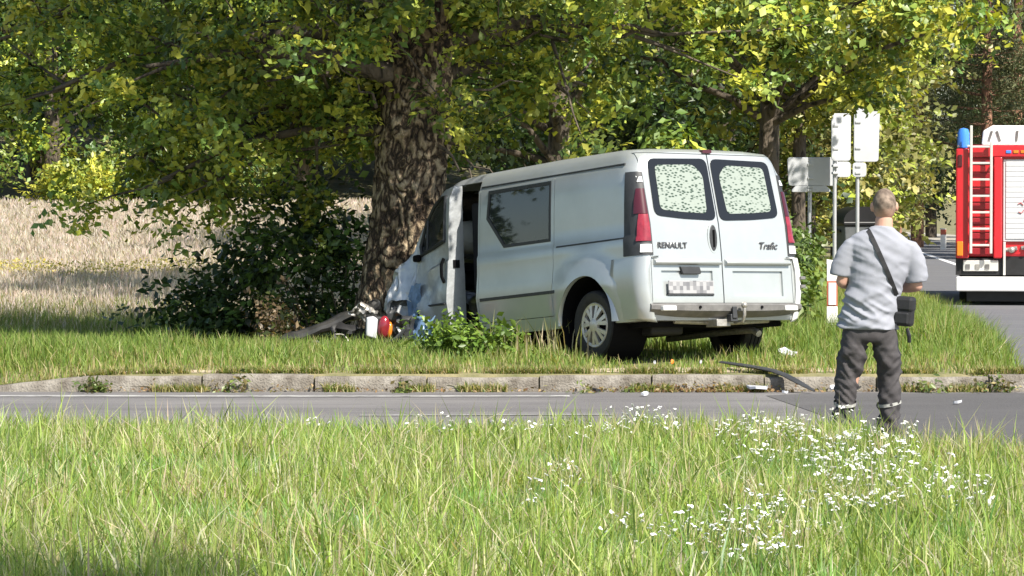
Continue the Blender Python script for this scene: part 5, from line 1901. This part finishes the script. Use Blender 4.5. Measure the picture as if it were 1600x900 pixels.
def plant(kind, x, y, label, group=None, scale=1.0, rot=None):
    src = kinds[kind]
    if kind in used:
        o = copy_tree(src)
    else:
        o = src
        used.add(kind)
    o.location = (x, y, float(zg(x, y)) - 0.1)
    o.rotation_euler = (0, 0, random.uniform(0, 6.28) if rot is None else rot)
    o.scale = (scale,) * 3
    for k in ('label', 'category', 'group'):
        if k in o: del o[k]
    tag(o, label, 'tree', group)
    return o


# second tree behind the van: its own leaf scale, low boughs over the van roof
def mid_tree(name, x, y, label, h, r, base, cols, seed, trunk_r, nclump, per, leaf, spread, squash=1.0):
    rg = np.random.default_rng(seed)
    e = empty(name, (x, y, float(zg(x, y)) - 0.1))
    tag(e, label, 'tree')
    link('trunk', trunk_mesh([(0, 0, 0), (0.03, 0, 1.5), (0.06, 0.05, 3.5), (0.1, 0.1, h * 0.8)], [trunk_r * 1.3, trunk_r, trunk_r * 0.85, 0.05], 24, 0.10, 2.0, 30), 'dark_bark', e)
    cs = in_ellipsoid(rg, (0, 0, (base + h) / 2), (r, r * squash, (h - base) / 2), nclump, 0.35)
    lm_ = MB()
    for k in range(0, nclump, 3):
        z = min(max(cs[k][2] - r * 0.3, base + 0.2), h * 0.75)
        limb(lm_, (0.05, 0.03, z), cs[k], 0.07, 0.012, rg, 6, 0.06)
    lm_.build('limbs', 'dark_bark', e, 60)['kind'] = 'stuff'
    p, s, c = clump_leaves(rg, cs, per, spread, leaf, cols, None, 0.38, 0.62)
    link('crown', leaves_mesh('crown', p, s, c, rg, up=0.7, narrow=0.62), 'leaf', e)
    return e


mid_tree('oak_tree', 3.65, 46.0, 'leafy tree with dark trunk behind the van roof', 12.5, 4.3, 2.5, YELLOWG + GREEN[:2], 41, 0.15, 165, 330, (0.085, 0.17), 0.29)
mid_tree('oak_tree', 0.6, 44.0, 'dense leafy tree straight behind the van', 12.0, 4.1, 1.8, GREEN + YELLOWG[:2], 42, 0.15, 160, 330, (0.085, 0.17), 0.29)
mid_tree('oak_tree', 5.7, 64.0, 'bright yellow-green tree above the road signs', 8.5, 3.0, 3.2, YELLOWG, 43, 0.14, 95, 330, (0.10, 0.20), 0.30)

# the wood behind: rows from the far edge of the field to the pines by the road
lab_l = 'tall green tree in the wood edge beyond the field'
for (k, x, y, s) in (('green', -19.5, 108, 1.1), ('green2', -15.2, 106, 1.15), ('dark', -17.0, 114, 1.15), ('green', -11.0, 108, 1.2), ('dark', -8.5, 113, 1.2), ('green2', -7.0, 107, 1.2),
                     ('dark', -12.5, 116, 1.25), ('green', -3.2, 110, 1.2), ('dark', -4.6, 117, 1.25), ('green2', 0.6, 109, 1.2), ('dark', -0.5, 117, 1.25), ('dark', 3.8, 112, 1.2), ('green', 6.5, 108, 1.15), ('dark', -21.5, 116, 1.2), ('dark', -24, 123, 1.2), ('dark', -19.5, 124, 1.3), ('dark', -15, 123, 1.3), ('dark', -10.5, 124, 1.3), ('dark', -6.2, 124, 1.3), ('dark', -2.0, 125, 1.3), ('dark', 2.2, 124, 1.3)):
    plant(k, x, y, lab_l, 'trees along the far field edge', s)
lab_d = 'dark leafy tree in the shaded wood behind the van'  # mostly the kind with shade in its leaf colour
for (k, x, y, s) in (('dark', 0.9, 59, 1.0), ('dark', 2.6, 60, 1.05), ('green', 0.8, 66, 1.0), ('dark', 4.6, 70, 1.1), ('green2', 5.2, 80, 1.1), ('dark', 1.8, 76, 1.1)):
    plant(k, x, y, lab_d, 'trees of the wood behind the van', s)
lab_o = 'yellow-olive young oak behind the road signs'
for (k, x, y, s) in (('olive', 6.6, 72, 0.95), ('olive', 8.0, 78, 1.0), ('yellow', 7.0, 84, 1.0), ('olive', 9.4, 88, 1.0), ('olive', 10.8, 99, 1.05)):
    plant(k, x, y, lab_o, 'young oaks by the main road', s)
lab_p = 'tall pine with reddish trunk in the wood beyond the fire engine'
for (k, x, y, s) in (('pine', 17.6, 97, 1.0), ('pine2', 19.5, 101, 1.0), ('pine', 16.2, 128, 1.1), ('pine2', 18.6, 118, 1.05), ('pine', 21.0, 110, 1.0), ('pine2', 21.5, 124, 1.1), ('pine', 19.8, 135, 1.1), ('pine2', 23.8, 133, 1.1), ('pine', 18.0, 150, 1.1), ('pine2', 25.5, 148, 1.1), ('pine', 16.0, 108, 0.95), ('pine', 22.4, 100, 1.0)):
    plant(k, x, y, lab_p, 'pines beyond the main road', s)
lab_u = 'undergrowth tree under the pines, its shade put into dark leaf colour'
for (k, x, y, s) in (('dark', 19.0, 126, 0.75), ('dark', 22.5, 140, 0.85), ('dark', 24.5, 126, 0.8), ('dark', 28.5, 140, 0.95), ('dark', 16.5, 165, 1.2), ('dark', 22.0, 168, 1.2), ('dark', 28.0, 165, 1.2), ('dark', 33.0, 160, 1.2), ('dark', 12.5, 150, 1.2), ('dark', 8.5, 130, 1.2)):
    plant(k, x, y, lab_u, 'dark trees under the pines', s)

# tree beside the camera whose shade falls on the corner of the grass
mid_tree('roadside_tree', 4.45, 1.9, 'tall leafy roadside tree beside the viewer, shading the grass corner', 16.2, 2.5, 11.6, GREEN, 44, 0.2, 130, 150, (0.12, 0.22), 0.5)


# ------------------------------------------------------------------ shrubs and weeds
def shrub(name, x, y, r, h, cols, seed, label, nclump=26, per=90, leaf=(0.06, 0.12), spread=0.16, cat='shrub', stems=9, base=0.05, leafmat='leaf', stem_r=0.014, stemmat='twig'):
    rg = np.random.default_rng(seed)
    e = empty(name, (x, y, float(zg(x, y)) - 0.03))
    tag(e, label, cat)
    cs = in_ellipsoid(rg, (0, 0, (h + base) / 2), (r, r, (h - base) / 2), nclump, 0.3)
    lm_ = MB()
    for k in range(stems):
        limb(lm_, (rg.uniform(-0.1, 0.1) * r, rg.uniform(-0.1, 0.1) * r, 0), cs[k % nclump], stem_r, stem_r * 0.35, rg, 6, 0.06, 0.2)
    lm_.build('stems', stemmat, e, 60)['kind'] = 'stuff'
    p, s, c = clump_leaves(rg, cs, per, spread, leaf, cols, None, 0.3, 0.8)
    p[:, 2] = np.maximum(p[:, 2], 0.02)
    link('foliage', leaves_mesh('foliage', p, s, c, rg, up=0.6), leafmat, e)
    return e


shrub('shrub', -3.15, 34.2, 0.62, 1.15, SHADEG + GREEN[:1], 51, 'dark leafy bush standing apart at the field edge', 34, 80, (0.07, 0.13), 0.15)  # bush and saplings: shade under the boughs put into dark leaf colours
shrub('sapling', -2.15, 34.0, 0.62, 1.95, SHADEG + GREEN[:2], 52, 'tall dark sapling between the bush and the trunk', 44, 80, (0.07, 0.13), 0.17, 'sapling')
shrub('sapling', -2.75, 34.6, 0.28, 1.85, SHADEG + GREEN[:1], 57, 'thin dark sapling bending over the bush', 12, 60, (0.07, 0.13), 0.13, 'sapling')
shrub('sapling', -1.75, 33.6, 0.30, 1.35, GREEN + SHADEG[:2], 53, 'small sapling close beside the trunk', 18, 60, (0.06, 0.11), 0.13, 'sapling')
shrub('dry_bush', -2.38, 32.5, 0.30, 0.62, [(0.17, 0.12, 0.07), (0.24, 0.18, 0.11), (0.10, 0.07, 0.04), (0.08, 0.10, 0.03)], 54, 'dry brown bush beside the torn bumper', 20, 50, (0.04, 0.09), 0.12, 'shrub', 14)
shrub('bush', -13.6, 100.0, 1.25, 1.15, YELLOWG, 55, 'rounded bright green bush at the far edge of the field', 50, 110, (0.12, 0.22), 0.3)
for (x, y, r, h, sd, lb) in ((-18.2, 103, 2.2, 2.6, 61, 'low pale shrub at the frame edge beyond the field'), (-12.3, 103, 1.5, 1.7, 62, 'low green shrub just past the bright bush'), (-9.6, 103.5, 1.5, 2.0, 63, 'low shrub at the field edge under the hanging boughs')):
    shrub('shrub', x, y, r, h, GREEN + OLIVE[:2], sd, lb, 60, 110, (0.14, 0.26), 0.35)
shrub('weed', -0.55, 30.2, 0.30, 0.36, [(0.13, 0.22, 0.03), (0.17, 0.26, 0.04), (0.09, 0.16, 0.025)], 71, 'low bright green nettle clump before the cab door', 26, 55, (0.05, 0.10), 0.09, 'plant', 8, 0.02, stemmat='stem')
shrub('weed', -0.15, 30.0, 0.22, 0.30, [(0.13, 0.22, 0.03), (0.17, 0.26, 0.04), (0.09, 0.16, 0.025)], 72, 'smaller green weed clump before the sliding door', 18, 50, (0.05, 0.09), 0.08, 'plant', 8, 0.02, stemmat='stem')
wl = ['tall leafy weed between the van and the guide post', 'leafy weed just behind the van bumper corner', 'tall weed rising behind the guide post', 'broad weed beneath the wide road sign']
for k, (x, y, r, h) in enumerate(((3.02, 35.2, 0.22, 1.15), (2.78, 33.4, 0.16, 0.75), (3.30, 36.8, 0.26, 1.15), (3.15, 37.5, 0.35, 1.35))):
    shrub('weed', x, y, r, h, [(0.12, 0.19, 0.04), (0.16, 0.22, 0.05), (0.08, 0.13, 0.03)], 80 + k, wl[k], 26, 48, (0.06, 0.13), 0.10, 'plant', 12, 0.05, stemmat='stem')
# weeds rooted at the foot of the kerb
for k, (x, lb) in enumerate(((-3.72, 'small weed at the low end of the kerb'), (-2.55, 'weed tuft growing on the kerb face left of the trunk'), (-0.95, 'tiny weed at a kerb joint below the cab'), (0.85, 'dry weed tuft at the kerb below the rear wheel'), (3.75, 'weed tuft at the kerb past the man'), (4.3, 'weed tuft at the kerb near the frame edge'))):
    cols = [(0.15, 0.20, 0.05), (0.24, 0.20, 0.09), (0.10, 0.15, 0.04)]
    shrub('weed', x, KERB_Y - 0.06, (0.14, 0.26, 0.08, 0.30, 0.22, 0.20)[k], (0.14, 0.15, 0.14, 0.10, 0.13, 0.13)[k], cols, 90 + k, lb, 10, 30, (0.03, 0.07), 0.05, 'plant', 6, 0.01, stem_r=0.005, stemmat='stem')

# ------------------------------------------------------------------ grasses
rng = np.random.default_rng(5)


def frustum_points(n, y0, y1, margin=0.5):
    """points over the trapezium of ground in view, with a margin for other viewpoints"""
    u = rng.uniform(0, 1, n)
    y = np.sqrt(y0 * y0 + u * (y1 * y1 - y0 * y0))
    x = rng.uniform(-1, 1, n) * (0.165 * y + margin)
    return x, y


# foreground meadow
n = 280000
x, y = frustum_points(n, 12.6, 23.4, 1.4)
tuft = rng.uniform(0, 1, n) < 0.62
nt_ = 18500
tx, ty = frustum_points(nt_, 12.6, 23.4, 1.4)
ti = rng.integers(0, nt_, n)
x = np.where(tuft, tx[ti] + rng.normal(0, 0.022, n), x)
y = np.where(tuft, ty[ti] + rng.normal(0, 0.022, n), y)
thue = rng.uniform(0, 1, nt_)[ti]
thgt = rng.uniform(0.75, 1.45, nt_)[ti]
keep = y < road_near(x) - 0.05 + 0.10 * vnoise(x, y, 0.35, 3.0)
x, y, tuft, thue, thgt = x[keep], y[keep], tuft[keep], thue[keep], thgt[keep]
n = len(x)
patchy = vnoise(x, y, 1.1, 1.0) + 0.5 * vnoise(x, y, 0.45, 2.0)
h = rng.uniform(0.07, 0.23, n) * (1 + 0.28 * patchy) * np.where(tuft, thgt, 0.8) * (1 + (rng.uniform(0, 1, n) < 0.05) * 0.5)
h *= np.clip((road_near(x) - y) / np.where(x > 2.4, 1.6, 0.7), np.where(x > 2.4, 0.25, 0.55), 1.0)
cols = palette(rng, n, [(0.205, 0.265, 0.050), (0.27, 0.325, 0.075), (0.13, 0.195, 0.042), (0.34, 0.35, 0.12), (0.46, 0.42, 0.22)], [0.36, 0.32, 0.2, 0.08, 0.04])
cols = np.where(tuft[:, None], cols * (0.72 + 0.62 * thue[:, None]) * np.array([1.0, 1.0, 1.0])[None], cols)
straw = tuft & (thue > 0.91)
cols[straw] = palette(rng, int(straw.sum()), [(0.42, 0.39, 0.17), (0.35, 0.37, 0.13), (0.48, 0.42, 0.25)])
dry = (patchy > 0.45) & (rng.uniform(0, 1, n) < 0.30)
cols[dry] = palette(rng, int(dry.sum()), [(0.47, 0.40, 0.23), (0.37, 0.36, 0.15), (0.40, 0.30, 0.20)])
cool = (patchy < -0.45)
cols[cool] *= np.array([0.75, 0.95, 1.05])
dead = rng.uniform(0, 1, n) < 0.085
cols[dead] = palette(rng, int(dead.sum()), [(0.42, 0.37, 0.24), (0.50, 0.44, 0.28), (0.33, 0.27, 0.17)])
cols = np.clip(cols * np.array([1.25, 1.34, 1.55]), 0, 0.75)
p = np.stack([x, y, zg(x, y) - 0.01], 1)
o = link('foreground_grass', blades_mesh('foreground_grass', p, h, rng.uniform(0.006, 0.015, n), cols, rng, 0.5), 'grass')
tag(o, 'tall bright green meadow grass across the foreground', 'grass', None, 'stuff')
# taller dry stalks standing out of it
n = 2600
x, y = frustum_points(n, 13.0, 22.0, 0.4)
keep = (y < road_near(x) - 0.3) & (vnoise(x, y, 1.6, 7.0) > -0.1)
x, y = x[keep], y[keep]
p = np.stack([x, y, zg(x, y)], 1)
o = link('dry_stalks', blades_mesh('dry_stalks', p, rng.uniform(0.16, 0.36, len(x)), rng.uniform(0.006, 0.011, len(x)), palette(rng, len(x), [(0.56, 0.50, 0.34), (0.50, 0.46, 0.26), (0.40, 0.34, 0.22)]), rng, 0.8), 'grass')
tag(o, 'thin straw-coloured stalks standing in the foreground grass', 'grass', None, 'stuff')

# verge between the side road and the trees
n = 215000
x, y = frustum_points(n, 28.62, 40.0, 1.8)
xl = road_left(y)
keep = (x < xl - 0.15)
x, y = x[keep], y[keep]
front = np.clip((y - 28.6) / 1.5, 0, 1)
patchy = vnoise(x, y, 0.9, 4.0) + 0.5 * vnoise(x, y, 0.4, 5.0)
# worn, thin strip behind the kerb and below the van
thin = np.where(y < 29.35 + 0.2 * patchy, 0.45, 1.0)
vx, vy = x - 1.865, y - 29.62
fw = -0.559 * vx + 0.829 * vy
lf = -0.829 * vx - 0.559 * vy
under = (fw > 0.0) & (fw < 4.2) & (np.abs(lf) < 0.9)
thin = np.where(under, 0.25, thin)
keep = rng.uniform(0, 1, len(x)) < thin
x, y, front, patchy, under = x[keep], y[keep], front[keep], patchy[keep], under[keep]
isl = sstep((x - 2.3) / 0.8) * sstep((y - 30) / 2)
h = rng.uniform(0.06, 0.19, len(x)) * (0.55 + 0.55 * front) * (1 + 0.3 * patchy) * (1 + 1.1 * isl)
h *= np.where(x < -3.2, 1.35, 1.0)
h[under] *= 0.5
cols = palette(rng, len(x), [(0.19, 0.285, 0.060), (0.26, 0.34, 0.085), (0.12, 0.20, 0.045), (0.35, 0.36, 0.15)], [0.36, 0.3, 0.2, 0.14])
dry = rng.uniform(0, 1, len(x)) < (0.38 - 0.36 * front + 0.12 * patchy)
cols[dry] = palette(rng, int(dry.sum()), [(0.50, 0.42, 0.25), (0.42, 0.36, 0.18), (0.33, 0.30, 0.12)])
p = np.stack([x, y, zg(x, y) - 0.01], 1)
o = link('verge_grass', blades_mesh('verge_grass', p, h, rng.uniform(0.007, 0.014, len(x)), cols, rng, 0.5), 'grass')
tag(o, 'green grass on the verge around the van and the trees', 'grass', None, 'stuff')
# tufts rooted in the dirt at the foot and on the lip of the kerb
n = 26000
x = rng.uniform(-5.5, 5.0, n)
lip = rng.uniform(0, 1, n) < 0.6
y = np.where(lip, KERB_Y + 0.155 + np.abs(rng.normal(0, 0.05, n)), KERB_Y - np.abs(rng.normal(0, 0.035, n)))
keep = np.where(lip, vnoise(x, y, 0.30, 11.0) > 0.0, vnoise(x, y * 0, 0.35, 12.0) > 0.22)
x, y, lip = x[keep], y[keep], lip[keep]
n = len(x)
zb = np.where(lip, 0.14 * sstep((x + 4.6) / 1.2), 0.0)
cols = palette(rng, n, [(0.20, 0.26, 0.06), (0.34, 0.32, 0.13), (0.46, 0.39, 0.23), (0.13, 0.19, 0.045)])
p = np.stack([x, y, zb], 1)
o = link('kerb_grass', blades_mesh('kerb_grass', p, rng.uniform(0.03, 0.11, n), rng.uniform(0.006, 0.012, n), cols, rng, 0.9), 'grass')
tag(o, 'tufts of green and dry grass along the kerb', 'grass', None, 'stuff')
# pale dry tall stalks by the van's sill
n = 90
x = rng.normal(0.25, 0.35, n); y = rng.normal(30.05, 0.15, n)
p = np.stack([x, y, zg(x, y)], 1)
o = link('straw_tuft', blades_mesh('straw_tuft', p, rng.uniform(0.2, 0.5, n), rng.uniform(0.012, 0.02, n), palette(rng, n, [(0.50, 0.44, 0.30), (0.36, 0.36, 0.16)]), rng, 0.45), 'grass')
tag(o, 'tall straw-coloured tuft before the van sill', 'grass', None, 'stuff')
# far verge of the island up to the main road
n = 60000
y = rng.uniform(39, 75, n)
x = rng.uniform(0, 1, n) * 6.0 + road_left(y) - 6.15
p = np.stack([x, y, zg(x, y) - 0.01], 1)
o = link('roadside_grass', blades_mesh('roadside_grass', p, rng.uniform(0.12, 0.34, n), rng.uniform(0.014, 0.026, n), palette(rng, n, [(0.19, 0.25, 0.05), (0.25, 0.29, 0.07), (0.33, 0.32, 0.12)]), rng, 0.45), 'grass')
tag(o, 'long green grass along the edge of the main road', 'grass', None, 'stuff')
n = 30000
y = rng.uniform(60, 170, n)
x = road_left(y) + 7.0 + rng.uniform(0, 1, n) ** 1.5 * 9.0
p = np.stack([x, y, zg(x, y) - 0.01], 1)
o = link('wood_edge_grass', blades_mesh('wood_edge_grass', p, rng.uniform(0.1, 0.35, n), rng.uniform(0.03, 0.05, n), palette(rng, n, [(0.24, 0.24, 0.09), (0.36, 0.31, 0.17), (0.15, 0.18, 0.05)]), rng, 0.45), 'grass')
tag(o, 'pale dry grass at the foot of the pines', 'grass', None, 'stuff')

# the field: dry pinkish grass
n = 130000
u = rng.uniform(0, 1, n)
y = 37.0 + (102 - 37) * u ** 1.25
x = rng.uniform(-0.185, 0.03, n) * y - 0.5
near = sstep((46 - y + 2.0 * vnoise(x, y, 2.0, 8.0)) / 6)
h = rng.uniform(0.10, 0.26, n) * (1 + 0.25 * near)
cols = palette(rng, n, [(0.54, 0.46, 0.43), (0.62, 0.54, 0.50), (0.46, 0.39, 0.36), (0.54, 0.50, 0.41)], [0.35, 0.3, 0.2, 0.15], 0.16)
gsel = rng.uniform(0, 1, n) < near * 0.75
cols[gsel] = palette(rng, int(gsel.sum()), [(0.22, 0.24, 0.09), (0.30, 0.28, 0.13), (0.15, 0.19, 0.06)])
p = np.stack([x, y, zg(x, y) - 0.02], 1)
o = link('field_grass', blades_mesh('field_grass', p, h, rng.uniform(0.016, 0.034, n) * (y / 50), cols, rng, 0.4), 'grass')
tag(o, 'dry pinkish brown grass covering the field', 'grass', None, 'stuff')
# yellow flowering strip across the field
n = 2400
x = rng.uniform(-9.8, -4.6, n)
y = 53 + 1.0 * vnoise(x, x * 0, 1.3, 2.0) + rng.normal(0, 0.6, n)
keep = vnoise(x, y, 0.8, 6.0) > -0.35
x, y = x[keep], y[keep]
p = np.stack([x, y, zg(x, y) + rng.uniform(0.12, 0.30, len(x))], 1)
o = link('yellow_flowers', leaves_mesh('yellow_flowers', p, rng.uniform(0.025, 0.055, len(x)), palette(rng, len(x), [(0.62, 0.54, 0.16), (0.55, 0.50, 0.20)]), rng, up=1.0, narrow=0.9), 'grass')
tag(o, 'strip of yellow flowers across the dry field', 'flowers', None, 'stuff')
# dead leaves against the kerb
n = 900
x = np.concatenate([rng.normal(1.75, 0.35, n // 2), rng.uniform(-3.6, 4.5, n // 2)])
y = KERB_Y - np.abs(rng.normal(0, 0.07, len(x))) - 0.01
p = np.stack([x, y, 0.012 + np.abs(rng.normal(0, 0.03, len(x))) * np.clip((y - KERB_Y + 0.12) / 0.1, 0, 1)], 1)
o = link('leaf_litter', leaves_mesh('leaf_litter', p, rng.uniform(0.02, 0.05, len(x)), palette(rng, len(x), [(0.30, 0.19, 0.10), (0.42, 0.32, 0.18), (0.18, 0.11, 0.06), (0.25, 0.24, 0.10)]), rng, up=1.5), 'grass')
tag(o, 'brown leaf litter gathered at the foot of the kerb', 'leaves', None, 'stuff')

# ------------------------------------------------------------------ white wildflowers, each plant by itself
rf = random.Random(3)
heads = []
for v_ in range(4):
    mb = MB()
    for k in range(9):
        a = rf.uniform(0, 6.28)
        q = rf.uniform(0, 1) ** 0.6 * 0.017
        c = Vector((q * math.cos(a), q * math.sin(a), 0.006 - q * 0.2 + rf.uniform(0, 0.006)))
        r_ = rf.uniform(0.006, 0.010)
        n_ = 5
        ring = [c + Vector((r_ * math.cos(2 * math.pi * j / n_), r_ * math.sin(2 * math.pi * j / n_), rf.uniform(-0.003, 0.003))) for j in range(n_)]
        b_ = c + Vector((0, 0, -0.006))
        vv = ring + [c + Vector((0, 0, 0.003)), b_]
        mb.add(vv, [(j, (j + 1) % n_, n_) for j in range(n_)] + [((j + 1) % n_, j, n_ + 1) for j in range(n_)])
    heads.append(mb.mesh('flower_head'))
spots = []
def scatter(n, px, py, sx, sy):
    for _ in range(n):
        ax, ay = rf.gauss(px, sx), rf.gauss(py, sy)
        d = 1.40 * 5000 / max(ay - 322, 150)          # flower heads stand about 0.25 m high
        spots.append(((ax - 800) / 5000 * d, d))
scatter(46, 1320, 685, 85, 22)
scatter(40, 1400, 735, 85, 28)
scatter(16, 1270, 780, 60, 25)
scatter(20, 1120, 835, 70, 28)
scatter(12, 1000, 652, 60, 5)
scatter(22, 1200, 664, 70, 8)
scatter(7, 640, 658, 140, 5)
scatter(6, 860, 720, 60, 20)
for (x, y) in spots:
    if y > float(road_near(np.array(x))) - 0.02 or y < 13.2: 
        y = min(max(y, 13.4), float(road_near(np.array(x))) - rf.uniform(0.03, 0.3))
    z = float(zg(x, y)) - 0.01
    k = rf.randint(4, 8)
    e = empty('wildflower', (x, y, z), (0, 0, rf.uniform(0, 6.28)))
    tag(e, 'white-flowering wild plant in the tall foreground grass', 'flower', 'white wildflowers in the foreground grass')
    H = rf.uniform(0.20, 0.32)
    st_ = MB()
    tips = []
    for j in range(k):
        a = rf.uniform(0, 6.28)
        q = rf.uniform(0.02, 0.13)
        tip = (q * math.cos(a), q * math.sin(a), H * rf.uniform(0.75, 1.05))
        st_.tube([(0, 0, 0), (tip[0] * 0.25, tip[1] * 0.25, H * 0.5), tip], [0.0026, 0.002, 0.0014], 4, cap=False)
        tips.append(tip)
    st_.build('stem', 'stem', e)
    for tip in tips:
        f_ = link('flower_head', rf.choice(heads), 'petal', e, tip, (rf.uniform(-0.7, 0.7), rf.uniform(-0.7, 0.7), rf.uniform(0, 6)))
        sc = rf.uniform(0.40, 0.85)
        f_.scale = (sc, sc, sc)
